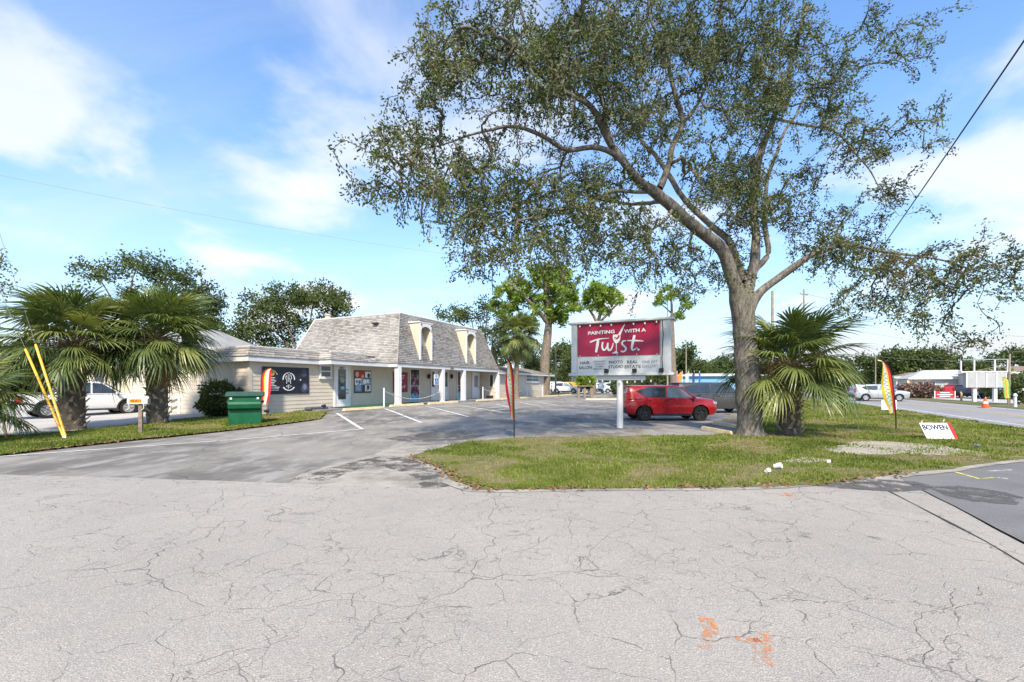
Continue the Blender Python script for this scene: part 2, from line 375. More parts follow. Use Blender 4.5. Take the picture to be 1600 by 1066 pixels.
n_ = NT('meadow_ground'); kk = n_.mix(n_.ramp(n_.noise(0.12, 7, 0.65), 0.38, 0.62), (0.085, 0.10, 0.03), (0.16, 0.145, 0.065)); kk = n_.mix(n_.ramp(n_.noise(1.7, 6, 0.7), 0.45, 0.7, 0, 0.7), kk, (0.21, 0.19, 0.11))
m_meadow = n_.done(kk, 0.95, 0.1)
sheet('ground', bm_pts, -0.035, m_meadow, amp=0, cut=2.0)

lot_near = W((1100, 682), (1000, 682), (800, 685), (720, 693), (640, 713))
lot = [Vector((-60, 19.0)), *W((0, 713), (200, 690), (400, 669), (500, 656)), st(17.6, 18.9), st(19.6, 18.55), st(62, 18.45), st(62, -1.7), st(27, -1.7), st(23.5, -0.9), Vector((7.6, 15.2)), Vector((6.5, 13.5)), Vector((2, 12.0)), Vector((-1, 9.0)), Vector((-1, 6.4)), Vector((-12, 7.0)), Vector((-60, 8.8))]
sheet('parking_lot', lot, 0.0, m_lot, amp=0.04, seed=1)
sheet('gravel_apron', W((440, 762), (470, 742), (520, 728), (560, 716), (600, 704), (640, 698), (705, 694), (720, 705), (760, 720), (790, 772), (600, 772)), 0.005, m_dirt, amp=0.13, seed=2)
road = [Vector((-60, 10.0)), Vector((-9.4, 8.3)), *W((180, 747), (330, 752), (480, 757), (600, 762), (700, 766), (800, 766.5), (900, 765), (1100, 763), (1200, 761), (1300, 756)), Vector((6.15, 7.9)), Vector((6.8, 8.0)), Vector((5.3, 4.75)), Vector((3.2, 0.2)), Vector((-2.3, -12)), Vector((-60, -12))]
sheet('side_road', road, 0.010, m_road, amp=0.03, seed=3, flat=False)
g0 = [Vector((6.82, 8.02)), Vector((9, 9.15)), Vector((11.1, 9.9)), Vector((13.6, 10.55)), Vector((16, 11.9)), st(20.0, -9.9), st(22, -10.1), st(-30, -10.1), Vector((-2.2, -12)), Vector((3.25, 0.2)), Vector((5.35, 4.75))]
sheet('junction_road', g0, 0.006, m_dark, amp=0.02, seed=4)
main = [st(-80, -10.0), st(500, -10.0), st(500, -17.5), st(-80, -17.5)]
sheet('main_road', main, 0.003, m_main, amp=0.03, seed=6)
isl = [*W((640, 713), (668, 724), (700, 738), (705, 752), (745, 766), (820, 767.5), (900, 766), (1000, 765), (1100, 764), (1200, 762), (1300, 757), (1370, 747), (1420, 741), (1520, 728), (1600, 719)), Vector((13.6, 10.75)), Vector((16, 12.2)), st(20.2, -9.85), st(30, -9.85), st(62, -9.85), st(62, -1.9), st(27, -1.9), st(23.5, -1.1), Vector((7.75, 15.4)), *W((1110, 681), (1000, 681.5), (800, 684.5), (720, 692.5))]
sheet('grass_island', isl, 0.020, m_soil, amp=0.10, seed=7, step=0.3)
verge = [Vector((-60, 19.4)), *W((0, 711.5), (200, 688.5), (400, 667.5), (500, 655)), st(17.4, 19.1), st(17.2, 20.45), st(14.1, 20.5), st(14.0, 24), *W((325, 652), (230, 661), (100, 676), (0, 683)), Vector((-60, 23))]
sheet('grass_verge', verge, 0.020, m_soil, amp=0.10, seed=8, step=0.3)
drive = [Vector((-60, 22.9)), *W((0, 683.5), (100, 676.5), (230, 661.5), (325, 652.5)), st(14.0, 24.05), st(14.0, 33), Vector((-60, 36))]
sheet('driveway', drive, 0.008, m_conc, amp=0.06, seed=9)
farv = [st(-60, -17.6), st(500, -17.6), st(500, -21.5), st(-60, -21.5)]
sheet('far_verge', farv, 0.015, m_meadow, amp=0.08, seed=10)
sheet('far_yard', [st(-60, -21.3), st(140, -21.3), st(140, -60), st(-60, -60)], 0.004, m_conc, amp=0.1, seed=11)
sheet('depot_yard', [st(66, -6), st(130, -6), st(130, 60), st(66, 60)], 0.006, m_conc, amp=0.3, seed=12, flat=False)
sheet('bare_sand_patch', W((1285, 703), (1330, 692), (1400, 691), (1470, 697), (1500, 704), (1545, 709), (1530, 713), (1450, 711), (1380, 712), (1310, 711)), 0.026, m_sand, amp=0.34, seed=13, step=0.2)
sheet('trodden_sand', W((1215, 722), (1250, 716), (1290, 719), (1300, 724), (1255, 727)), 0.026, m_sand, amp=0.26, seed=14, step=0.2)

edge_ = [*W((690, 755), (730, 769.5), (820, 771), (900, 769.5), (1000, 768.5), (1100, 767), (1200, 765), (1300, 760.5), (1375, 752), (1430, 745.5), (1530, 732), (1600, 722.5)), *W((1600, 712), (1500, 722), (1400, 735), (1300, 748), (1100, 755), (900, 757), (760, 757), (712, 748))]
sheet('lawn_edge_dirt', edge_, 0.0165, m_dirt, amp=0.07, seed=15, step=0.15)
# painted markings, each a sheet on the asphalt
def line(name, a, b, w, mat, off=0.012, parent=None):
    a = Vector(a[:2]); b = Vector(b[:2]); n = Vector((-(b - a).y, (b - a).x)).normalized() * w / 2
    k = max(1, int((b - a).length / 1.0)); mb = MB(); vs = []
    for i in range(k + 1):
        p = a.lerp(b, i / k)
        for q in (p + n, p - n): vs.append((q.x, q.y, gz(q.x, q.y) + off))
    mb.add(vs, [(2 * i, 2 * i + 1, 2 * i + 3, 2 * i + 2) for i in range(k)])
    return tag(mb.build(name, mat, parent), kind='structure')
for a, b in (((526, 646), (566, 671)), ((601, 639), (659, 661)), ((666, 635.5), (733, 652)), ((718, 634), (792, 646)), ((775, 632), (808, 639)), ((838, 628), (872, 634)), ((812, 629), (850, 637))):
    line('stall_line', *W(a, b), 0.13, m_white)
line('edge_line', *W((0, 714), (566, 671)), 0.11, m_white)
for a, b in (((700, 640), (722, 639)), ((757, 638), (790, 636)), ((770, 642), (800, 639)), ((790, 646), (822, 642))): line('hatch_line', *W(a, b), 0.10, m_white)
for a, b in (((808, 660), (835, 659)), ((890, 668), (1000, 667)), ((840, 648), (1010, 646)), ((920, 640), (985, 636))): line('faded_stall_line', *W(a, b), 0.10, m_whitefaint)
for t, m, w in ((-10.7, m_white, 0.13), (-13.55, m_yellow, 0.11), (-13.85, m_yellow, 0.11), (-16.9, m_white, 0.13)):
    line('lane_line', st(-40, t), st(330, t), w, m, 0.008)
# pavement seam, stains, spray marks, puddle
sheet('seam_strip', [Vector((6.15, 7.93)), Vector((6.75, 8.0)), Vector((5.25, 4.75)), Vector((3.15, 0.25)), Vector((2.85, 0.25)), Vector((4.95, 4.75))], 0.014, m_road, amp=0.01)
sheet('seam_crack', [Vector((6.12, 7.9)), Vector((6.15, 7.93)), Vector((4.96, 4.75)), Vector((2.86, 0.25)), Vector((2.84, 0.25)), Vector((4.938, 4.75))], 0.016, M('crack_soil', (0.05, 0.045, 0.035)), amp=0.012, step=0.15)
m_broken = mat_paint('broken_asphalt', (0.10, 0.092, 0.08), 0.53)
sheet('broken_asphalt_edge', W((455, 750), (500, 736), (560, 720), (600, 713), (640, 716), (668, 728), (690, 742), (700, 760), (660, 764), (640, 745), (600, 728), (560, 733), (510, 752)), 0.0085, m_broken, amp=0.12, step=0.15, seed=24)
sheet('oil_stain', W((1450, 762), (1500, 760), (1570, 770), (1598, 778), (1590, 790), (1530, 787), (1480, 776)), 0.011, m_oil, amp=0.05, step=0.2)
sheet('damp_stain', W((1245, 758), (1330, 747), (1430, 754), (1470, 764), (1400, 770), (1300, 764)), 0.0175, m_oil, amp=0.05, step=0.2)
sheet('puddle', W((646, 681), (665, 677), (700, 676), (722, 680), (700, 684), (665, 684)), 0.006, m_wet, amp=0.10, step=0.2, seed=21)
sheet('damp_asphalt', W((600, 686), (640, 679), (690, 673.5), (730, 676), (760, 681), (725, 688), (640, 691)), 0.0035, m_oil, amp=0.15, step=0.2, seed=22)
m_smear = mat_paint('tyre_smear', (0.22, 0.21, 0.20), 0.60); m_scar = mat_paint('ravelled_patch', (0.16, 0.135, 0.105), 0.57)
sheet('tyre_smear', W((1150, 838), (1240, 832), (1400, 842), (1402, 846), (1240, 843), (1160, 845)), 0.0135, m_smear, amp=0.02, step=0.2, seed=31)
def spray(name, strokes, mat, off=0.014):
    mb = MB()
    for pts, w in strokes:
        q = [G(*p) for p in pts]; n = len(q); vs = []
        for i in range(n):
            a, b = q[max(i - 1, 0)], q[min(i + 1, n - 1)]; nr = Vector((-(b - a).y, (b - a).x, 0)).normalized() * w / 2
            for e in (q[i] + nr, q[i] - nr): vs.append((e.x, e.y, gz(e.x, e.y) + off))
        mb.add(vs, [(2 * i, 2 * i + 1, 2 * i + 3, 2 * i + 2) for i in range(n - 1)])
    return tag(mb.build(name, mat), kind='structure')
spray('orange_spray_mark', [(((1102, 968), (1113, 990), (1098, 1018)), 0.10), (((1125, 998), (1190, 1006)), 0.07), (((1198, 986), (1190, 1012), (1192, 1042)), 0.11)], m_orange)
spray('orange_spray_mark', [(((1200, 770), (1206, 777)), 0.16), (((1206, 774), (1240, 776)), 0.05), (((1232, 771), (1246, 781)), 0.16)], m_orange)
spray('yellow_spray_mark', [(((1492, 738), (1530, 749), (1552, 747)), 0.06)], m_yspray, 0.010)
spray('white_spray_mark', [(((1545, 737), (1580, 735)), 0.06), (((1556, 747), (1575, 749)), 0.10)], m_whitefaint, 0.010)

# ------------------------------------------------------------------ grass
m_grass = mat_tint('grass_blades', [(0.11, 0.15, 0.025), (0.18, 0.235, 0.04), (0.26, 0.30, 0.06), (0.35, 0.315, 0.11), (0.38, 0.29, 0.17)], 0.6, 0.35, 0.2)
def in_poly(x, y, poly):
    r = np.zeros(len(x), bool); n = len(poly); j = n - 1
    for i in range(n):
        xi, yi, xj, yj = poly[i][0], poly[i][1], poly[j][0], poly[j][1]
        c = ((yi > y) != (yj > y)) & (x < (xj - xi) * (y - yi) / ((yj - yi) or 1e-9) + xi); r ^= c; j = i
    return r
def vnoise(x, y, sc, seed):
    return np.array([mnoise.fractal(Vector((a * sc, b * sc, seed)), 1.0, 2.0, 4) for a, b in zip(x, y)])
def grass(name, poly, count, seed, label, dmax=45, bare=(), edge=0.12):
    g = np.random.default_rng(seed); pts = np.array([p[:2] for p in rough_edge(poly, 0.3, edge, seed)])
    x0, y0 = pts.min(0); x1, y1 = pts.max(0); x0 = max(x0, -22); x1 = min(x1, 34); y1 = min(y1, dmax)
    n = count * 12; d = y0 + (y1 - y0) * g.random(n) ** 1.9; x = x0 + (x1 - x0) * g.random(n)
    k = in_poly(x, d, pts) & (np.abs(x) < d * 1.25 + 1.0); x = x[k]; y = d[k]
    a = vnoise(x, y, 0.55, 3.0 + seed); thin = a < -0.22 + 0.30 * g.random(len(x)); keep = ~thin | (g.random(len(x)) < 0.38)
    fine = vnoise(x, y, 2.3, 9.0); keep &= (fine + 0.9 * g.random(len(x))) > 0.10
    ds = np.full(len(x), 9.0); q = pts
    for i in range(len(q)):
        A = q[i]; B = q[(i + 1) % len(q)]; ab = B - A; l2 = (ab @ ab) or 1e-9
        u = np.clip(((x - A[0]) * ab[0] + (y - A[1]) * ab[1]) / l2, 0, 1); ds = np.minimum(ds, np.hypot(x - A[0] - u * ab[0], y - A[1] - u * ab[1]))
    keep &= (ds / 0.38 + 0.9 * fine) > 0.75 * g.random(len(x))
    for bp in bare:
        keep &= ~(in_poly(x, y, np.array([p[:2] for p in bp])) & (g.random(len(x)) < 0.72))
    x = x[keep][:count]; y = y[keep][:count]; thin = thin[keep][:count]; a = a[keep][:count]; fine = fine[keep][:count]; n = len(x)
    z = np.array([gz(p, q) for p, q in zip(x, y)]) + 0.015
    far = np.clip(y / 9.0, 0.8, 2.6); h = (0.022 + 0.045 * g.random(n)) * (0.8 + 0.2 * far) * np.where(thin, 0.55, 1.0) * (0.75 + 0.5 * g.random(n) ** 3); w = (0.007 + 0.006 * g.random(n)) * far
    an = g.random(n) * 2 * np.pi; le = (g.random(n) - 0.35) * 0.9 * h; dx, dy = np.cos(an), np.sin(an); ln = g.random(n) * 2 * np.pi
    lx, ly = np.cos(ln) * le, np.sin(ln) * le
    V = np.zeros((n, 5, 3)); b = np.stack([x, y, z], 1)
    V[:, 0] = b + np.stack([dx * w, dy * w, 0 * w], 1); V[:, 1] = b - np.stack([dx * w, dy * w, 0 * w], 1)
    m = b + np.stack([lx * .35, ly * .35, h * .6], 1)
    V[:, 2] = m - np.stack([dx * w, dy * w, 0 * w], 1) * .8; V[:, 3] = m + np.stack([dx * w, dy * w, 0 * w], 1) * .8; V[:, 4] = b + np.stack([lx, ly, h], 1)
    i0 = np.arange(n)[:, None] * 5
    Fq = np.concatenate([i0 + np.array([[0, 1, 2]]), i0 + np.array([[0, 2, 3]]), i0 + np.array([[3, 2, 4]])])
    big_ = vnoise(x, y, 0.22, 31.0); t = np.clip(0.36 + 0.42 * big_ - 0.30 * a - 0.18 * fine + 0.22 * (g.random(n) - 0.5) + (g.random(n) < 0.16) * 0.45 + thin * 0.4, 0, 1)
    o = npmesh(name, V.reshape(-1, 3), Fq, m_grass, None, np.concatenate([t, t, t]))
    tag(o, label, 'grass', kind='stuff'); return o
bare = [W((1290, 704), (1330, 693), (1400, 692), (1470, 698), (1540, 709), (1450, 710), (1310, 710)), W((1220, 722), (1250, 717), (1290, 719), (1300, 723), (1255, 726))]
grass('lawn_grass', isl, 190000, 1, 'short patchy lawn on the island under the big leaning tree', 45, bare)
grass('verge_grass', verge, 80000, 2, 'short lawn strip between the driveway and the lot, below the palms', 40)

# fallen leaves along the edges of the lawn
m_litter = mat_tint('fallen_leaves', [(.10, .05, .025), (.20, .11, .05), (.30, .19, .09)], .85)
def litter(name, label, paths, n, seed):
    g = np.random.default_rng(seed); P_ = []
    for k in range(n):
        a, b, wd = paths[g.integers(len(paths))]; u = g.random(); q = Vector(a).lerp(Vector(b), u); x, y = q.x + g.normal(0, wd), q.y + g.normal(0, wd); P_.append((x, y, gz(x, y) + .028))
    c = np.array(P_); an = g.random(n) * 6.28; L = .028 + .03 * g.random(n); d = np.stack([np.cos(an) * L, np.sin(an) * L, g.normal(0, .012, n)], 1); s = np.stack([-np.sin(an) * L * .45, np.cos(an) * L * .45, g.normal(0, .01, n)], 1)
    V = np.stack([c - d, c + s, c + d, c - s], 1).reshape(-1, 3); return tag(npmesh(name, V, np.arange(n * 4).reshape(-1, 4), m_litter, None, g.random(n)), label, 'leaves', kind='stuff')
ed = W((640, 713), (700, 738), (745, 765), (900, 764), (1100, 762), (1300, 755), (1420, 740)); vd = W((0, 711), (200, 688), (400, 667), (500, 655)); mid = W((1000, 700), (1180, 700), (1250, 690), (1400, 680))
litter('fallen_leaves', 'brown fallen leaves strewn along the lawn edges', [(ed[i], ed[i + 1], .10) for i in range(6)] + [(vd[i], vd[i + 1], .14) for i in range(3)] * 2 + [(mid[i], mid[i + 1], .7) for i in range(3)], 1700, 3)
# ------------------------------------------------------------------ the shop
m_wall = M('greige_siding', (0.58, 0.51, 0.415), 0.05, 1.5, 0.75, 0.3, bump=0.1, dirt=0.12)
m_trim = M('white_trim', (0.70, 0.69, 0.67), 0.05, 3, 0.6, 0.35, dirt=0.10)
m_fascia = M('grey_white_fascia', (0.60, 0.60, 0.60), 0.06, 2, 0.6, 0.35, dirt=0.15)
m_cream = M('cream_stucco', (0.60, 0.53, 0.40), 0.05, 2, 0.8, 0.25, dirt=0.1)
m_shin = mat_tint('pale_shingles', [(0.23, 0.205, 0.18), (0.36, 0.33, 0.295), (0.44, 0.405, 0.365), (0.51, 0.475, 0.43)], 0.9, 0, 0.15, 0.05)
m_shinb = M('shingle_base', (0.31, 0.285, 0.255), 0.2, 3, 0.95)  # roof body beneath the tabs, in a plain shingle tone
m_ridge = M('pale_metal_edge', (0.62, 0.61, 0.58), 0.08, 2, 0.5, 0.4, dirt=0.2)
m_glass = M('dark_window_glass', (0.035, 0.04, 0.045), 0.5, 1.2, 0.05, 0.8)
m_door = M('white_door', (0.72, 0.72, 0.71), 0.03, 2, 0.4, 0.45)
m_metal = M('dull_metal', (0.42, 0.42, 0.43), 0.1, 8, 0.35, 0.5, 0.8)
m_black = M('black_plastic', (0.02, 0.02, 0.022), 0.2, 5, 0.5, 0.4)
m_slab = M('grey_painted_concrete', (0.20, 0.205, 0.21), 0.15, 2, 0.8, 0.3, bump=0.2, dirt=0.3)
m_maroon = M('maroon_print', (0.30, 0.012, 0.05), 0.06, 3, 0.45, 0.4); m_pwhite = M('white_print', (0.78, 0.77, 0.76), 0.02, 5, 0.5, 0.3)
m_cyan = M('cyan_print', (0.07, 0.42, 0.58), 0.3, 5, 0.3, 0.5)
S0, T0 = 14.1, 20.5
shop = thing('shop_building', 'long greige shop with a tall pale shingled mansard roof, white columns and two dormers', 'building', st(S0, T0, 0), UANG)
def Lc(s, t, z): return (s - S0, t - T0, z)
def shingles(name, quads, parent, seed=1, ch=0.135, tw=0.30, lift=0.026):
    """courses of separate tabs on roof faces; quad = (bottom a, bottom b, top b, top a), outside towards the viewer"""
    g = random.Random(seed); V = []; Fq = []; T = []
    for A, B, C, D in quads:
        A, B, C, D = (Vector(p) for p in (A, B, C, D)); n = (B - A).cross(D - A).normalized()
        hgt = ((D - A).length + (C - B).length) / 2; rows = max(1, round(hgt / ch)); wmax = max((B - A).length, (C - D).length)
        ax = (B - A).normalized(); stain = g.random() * 9
        for r in range(rows):
            v0, v1 = r / rows, (r + 1.25) / rows
            v1 = min(v1, 1.0); L0, R0, L1, R1 = A.lerp(D, v0), B.lerp(C, v0), A.lerp(D, v1), B.lerp(C, v1)
            x0, x1 = (L0 - A).dot(ax), (R0 - A).dot(ax); x = x0 - (g.random() * 0.3 if r % 2 else 0.15 + g.random() * 0.1) ; base = g.random() * 0.16
            while x < x1 - 0.01:
                w = tw * (0.7 + 0.6 * g.random()); a, b = max(x, x0), min(x + w - 0.006, x1); x += w
                if b - a < 0.02: continue
                fa, fb = (a - x0) / (x1 - x0), (b - x0) / (x1 - x0); dz = Vector((0, 0, (g.random() - 0.5) * 0.02))
                p = [L0.lerp(R0, fa) + n * lift + dz, L0.lerp(R0, fb) + n * lift + dz, L1.lerp(R1, fb) + n * 0.003, L1.lerp(R1, fa) + n * 0.003, L0.lerp(R0, fa) + dz, L0.lerp(R0, fb) + dz]
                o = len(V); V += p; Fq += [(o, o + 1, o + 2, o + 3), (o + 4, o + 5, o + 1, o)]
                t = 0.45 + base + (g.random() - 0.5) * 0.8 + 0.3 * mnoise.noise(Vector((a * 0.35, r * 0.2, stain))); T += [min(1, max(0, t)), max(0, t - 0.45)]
    o = npmesh(name, np.array(V), np.array(Fq), m_shin, parent, T); return tag(o, kind='stuff')
def siding(name, a, b, z0, z1, out, mat=m_wall, parent=shop, bh=0.2, thick=0.12):
    """lapped boards from a to b (s, t); out = outward unit vector in (s, t)"""
    mb = MB(); n = max(1, round((z1 - z0) / bh)); h = (z1 - z0) / n
    for i in range(n):
        za, zb = z0 + i * h, z0 + (i + 1) * h; o1, o2 = 0.022, 0.006
        def q(p, o, z): return Lc(p[0] + out[0] * o, p[1] + out[1] * o, z)
        mb.hull8([q(a, o1, za), q(b, o1, za), q(b, -thick, za), q(a, -thick, za)], [q(a, o2, zb), q(b, o2, zb), q(b, -thick, zb), q(a, -thick, zb)])
    return mb.build(name, mat, parent)
FB, FT = 2.75, 2.98                              # fascia bottom and top
TW = 20.5                                        # wall plane
siding('front_wall', (14.1, TW), (40.2, TW), 0.0, FB + 0.1, (0, -1))
siding('end_wall', (14.1, TW + 0.125), (14.1, 31.0), 0.0, FB + 0.1, (-1, 0))
MB().box(*[v for v in (14.05 - S0, 14.2 - S0)], -0.035, 0.12, 0.0, FB + 0.05).build('corner_board', m_wall, shop)
def box_st(mb, s0, s1, t0, t1, z0, z1, mi=0): return mb.box(s0 - S0, s1 - S0, t0 - T0, t1 - T0, z0, z1, mi)
# soffit and fascia runs with their steps
t1, t2, t3 = 20.2, 19.3, 18.6; sA, sB, sC, sD = 13.8, 17.85, 22.4, 36.0
fas = MB(); th = 0.06
box_st(fas, sA, sB, t1, t1 + th, FB, FT); box_st(fas, sA, sA + th, t1 + th, 31, FB, FT)
box_st(fas, sB, sB + th, t2, t1 - 0.002, FB, FT); box_st(fas, sB + th, sC, t2, t2 + th, FB, FT)
box_st(fas, sC, sC + th, t3, t2 - 0.002, FB, FT); box_st(fas, sC + th, sD + 0.05, t3, t3 + th, FB, FT); box_st(fas, sD - 0.01, sD + 0.05, t3 + th, t3 + 0.4, FB, FT)
fas.build('fascia', m_fascia, shop)
sof = MB(); box_st(sof, sA + th, sB + th, t1 + th, 20.47, FB + 0.03, FB + 0.06); box_st(sof, sB + th, sC + th, t2 + th, 20.47, FB + 0.031, FB + 0.061); box_st(sof, sC + th, 40.2, t3 + th + 0.35, 20.47, FB + 0.032, FB + 0.062)
sof.build('soffit', m_trim, shop)
# low shingled skirt of the wing
KT = 3.46
skirt = MB(); ins = 0.30
def skirt_run(s0, s1, t, zt, il, ir, back=0.9):
    a = [Lc(s0, t, FT), Lc(s1, t, FT), Lc(s1, t + back, FT), Lc(s0, t + back, FT)]; b = [Lc(s0 + il, t + ins, zt), Lc(s1 - ir, t + ins, zt), Lc(s1 - ir, t + back, zt), Lc(s0 + il, t + back, zt)]
    skirt.hull8(a, b); return (a[0], a[1], b[1], b[0]), (a[3], a[0], b[0], b[3])
qs = []
f, e = skirt_run(sA - 0.02, sB + 0.7, t1 - 0.02, KT, ins, 0.0, 10.8); qs += [f, e]
f, e = skirt_run(sB - 0.02, 21.3, t2 - 0.02, KT - 0.03, ins, 0.7, 1.2); qs += [f, e]
f, e = skirt_run(20.5, sC + 0.1, t2 - 0.01, FT + 0.24, 0.0, 0.0, 1.2); qs += [f]
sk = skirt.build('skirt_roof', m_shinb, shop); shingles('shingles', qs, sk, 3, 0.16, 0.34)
cap = MB()
box_st(cap, sA + ins - 0.05, sB + 0.1, t1 + ins - 0.06, t1 + ins + 0.10, KT - 0.01, KT + 0.05); box_st(cap, sA + ins - 0.05, sA + ins + 0.12, t1 + ins + 0.10, 30.9, KT - 0.01, KT + 0.048)
box_st(cap, sB + ins - 0.06, 20.65, t2 + ins - 0.06, t2 + ins + 0.1, KT - 0.03, KT + 0.03); box_st(cap, 20.7, sC + 0.1, t2 + ins - 0.04, t2 + ins + 0.1, FT + 0.24, FT + 0.29)
cap.build('roof_edge', m_ridge, shop)
MB().add([Lc(sA + ins, t1 + ins, KT - 0.02), Lc(sC + 1.4, t1 + ins, KT - 0.02), Lc(sC + 1.4, 31, KT - 0.02), Lc(sA + ins, 31, KT - 0.02)], [(0, 1, 2, 3)]).build('flat_roof', m_slab, shop)
# mansard
MT = 6.42; il, it, ir, ib = 1.7, 1.2, 0.9, 0.9; tBk = 28.6
b4 = [Lc(sC - 0.03, t3 - 0.03, FT), Lc(sD + 0.05, t3 - 0.03, FT), Lc(sD + 0.05, tBk, FT), Lc(sC - 0.03, tBk, FT)]
c4 = [Lc(sC + il, t3 + it, MT), Lc(sD - ir, t3 + it, MT), Lc(sD - ir, tBk - ib, MT), Lc(sC + il, tBk - ib, MT)]
man = MB().hull8(b4, c4).build('mansard_roof', m_shinb, shop)
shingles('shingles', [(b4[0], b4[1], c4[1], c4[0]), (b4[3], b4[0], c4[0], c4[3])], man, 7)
ed = MB()
def bar(a, b, r): ed.tube([a, b], r, 6)
bar(c4[0], c4[1], 0.055); bar(c4[3], c4[0], 0.055); bar(c4[1], c4[2], 0.055); bar(b4[3], c4[3], 0.045)
ed.build('ridge_trim', m_ridge, man); ed = MB(); bar(b4[1], c4[1], 0.03); ed.build('hip_trim', M('hip_shingle', (0.36, 0.335, 0.31), .2, 6, .9), man); ed = MB(); bar(b4[0], c4[0], 0.022); ed.build('hip_trim', MATS['hip_shingle'], man)
vent = MB(); vv = Lc(sC + 2.2, 26.9, MT); vent.lathe([(0.42, 0), (0.40, 0.12), (0.22, 0.16), (0.2, 0.34), (0.26, 0.36), (0.12, 0.46)], 12, vv); vent.build('roof_vent', M('pinkish_vent', (0.55, 0.42, 0.35)), man, True)
pipe = MB()
for px, t, h in ((703, 22, 0.5), (735, 24, 0.4)): MB().tube([Lc(s_at(px, t), t, MT), Lc(s_at(px, t), t, MT + h)], 0.05, 8).build('vent_pipe', m_trim, man)
# small spotlight and rust streaks on the left slope
def on_left(t, f): a = Vector(b4[3]).lerp(Vector(b4[0]), (tBk - t) / (tBk - t3)); b = Vector(c4[3]).lerp(Vector(c4[0]), (tBk - t) / (tBk - t3)); return a.lerp(b, f)
p = on_left(20.9, 0.80); MB().box(p.x - 0.25, p.x - 0.02, p.y - 0.22, p.y + 0.18, p.z - 0.05, p.z + 0.06).build('roof_spotlight', m_black, man, bevel=0.01)
m_rust = mat_paint('roof_streak', (0.24, 0.205, 0.17), 0.50)
st_ = MB(); nl = (Vector(b4[0]) - Vector(b4[3])).cross(Vector(c4[3]) - Vector(b4[3])).normalized() * 0.02
for t, w, f0, f1 in ((25.55, 0.16, 0.42, 0.99), (25.1, 0.07, 0.6, 0.99), (27.0, 0.08, 0.5, 0.97)):
    st_.add([on_left(t + w, f0) + nl, on_left(t - w, f0) + nl, on_left(t - w * .6, f1) + nl, on_left(t + w * .6, f1) + nl], [(0, 1, 2, 3)])
st_.build('water_streak', m_rust, man, fix=False)
# dormers
def face_t(z): return t3 + it * (z - FT) / (MT - FT)
def dormer(pxa, pxb, pya, pyb):
    tf = 18.68; a, b = s_at(pxa, tf), s_at(pxb, tf); zb, zt = z_at(pyb, a, tf), z_at(pya, a, tf); w = b - a; c = (a + b) / 2
    d = MB(); fr = 0.17
    for x0, x1 in ((a, a + fr), (b - fr, b)): d.hull8([Lc(x0, tf, zb), Lc(x1, tf, zb), Lc(x1, face_t(zb) + .1, zb), Lc(x0, face_t(zb) + .1, zb)], [Lc(x0, tf, zt), Lc(x1, tf, zt), Lc(x1, face_t(zt) + .1, zt), Lc(x0, face_t(zt) + .1, zt)])
    cheek = d.build('dormer', m_cream, shop)
    f = MB(); n = 10; ri = w / 2 - 0.13; za = zt - 0.52
    for x0, x1 in ((a - 0.02, a + 0.13), (b - 0.13, b + 0.02)): box_st(f, x0, x1, tf - 0.05, tf - 0.002, zb - 0.05, za)
    arch = [(c - ri * math.cos(math.pi * i / n), za + 0.34 * math.sin(math.pi * i / n)) for i in range(n + 1)]
    pts = [(a - 0.02, za), (a - 0.02, zt + 0.05), (b + 0.02, zt + 0.05), (b + 0.02, za)] + arch[::-1]
    top = [(a - 0.02 + (w + 0.04) * i / n, zt + 0.05) for i in range(n + 1)]
    for i in range(n):
        f.hull8([Lc(arch[i][0], tf - 0.05, arch[i][1]), Lc(arch[i + 1][0], tf - 0.05, arch[i + 1][1]), Lc(arch[i + 1][0], tf - 0.002, arch[i + 1][1]), Lc(arch[i][0], tf - 0.002, arch[i][1])], [Lc(top[i][0], tf - 0.05, top[i][1]), Lc(top[i + 1][0], tf - 0.05, top[i + 1][1]), Lc(top[i + 1][0], tf - 0.002, top[i + 1][1]), Lc(top[i][0], tf - 0.002, top[i][1])])
    f.build('arched_frame', m_trim, cheek)
    lid = MB(); lid.hull8([Lc(a - 0.06, tf - 0.07, zt + 0.055), Lc(b + 0.06, tf - 0.07, zt + 0.055), Lc(b + 0.06, face_t(zt) + .15, zt + 0.055), Lc(a - 0.06, face_t(zt) + .15, zt + 0.055)], [Lc(a - 0.06, tf - 0.07, zt + 0.11), Lc(b + 0.06, tf - 0.07, zt + 0.11), Lc(b + 0.06, face_t(zt) + .2, zt + 0.16), Lc(a - 0.06, face_t(zt) + .2, zt + 0.16)])
    lid.build('dormer_roof', m_trim, cheek)
    bp = MB(); bp.hull8([Lc(a + fr, face_t(zb + .35) + .02, zb + .35), Lc(b - fr, face_t(zb + .35) + .02, zb + .35), Lc(b - fr, face_t(zb + .35) + .06, zb + .35), Lc(a + fr, face_t(zb + .35) + .06, zb + .35)], [Lc(a + fr, face_t(zt) - .15, zt), Lc(b - fr, face_t(zt) - .15, zt), Lc(b - fr, face_t(zt), zt), Lc(a + fr, face_t(zt), zt)])
    bp.build('niche_back', m_cream, cheek)
    for x in (a + 0.12, b - 0.12):
        MB().lathe([(0.03, -0.02), (0.045, 0.0), (0.045, 0.06)], 8, Lc(x, tf - 0.12, zt - 0.06), 'y').build('spotlight', m_black, cheek)
dormer(655.5, 674.5, 505, 561); dormer(728, 743, 517, 567)
# columns
for px in (622, 690.6, 724, 777.5):
    s = s_at(px, 18.75); m = MB(); r = 0.155 if px > 600 else 0.1
    box_st(m, s - r, s + r, 18.75 - r, 18.75 + r, 0.30, FB); box_st(m, s - r - .02, s + r + .02, 18.75 - r - .02, 18.75 + r + .02, 0.30, 0.46)
    m.build('column', m_trim, shop, bevel=0.012)
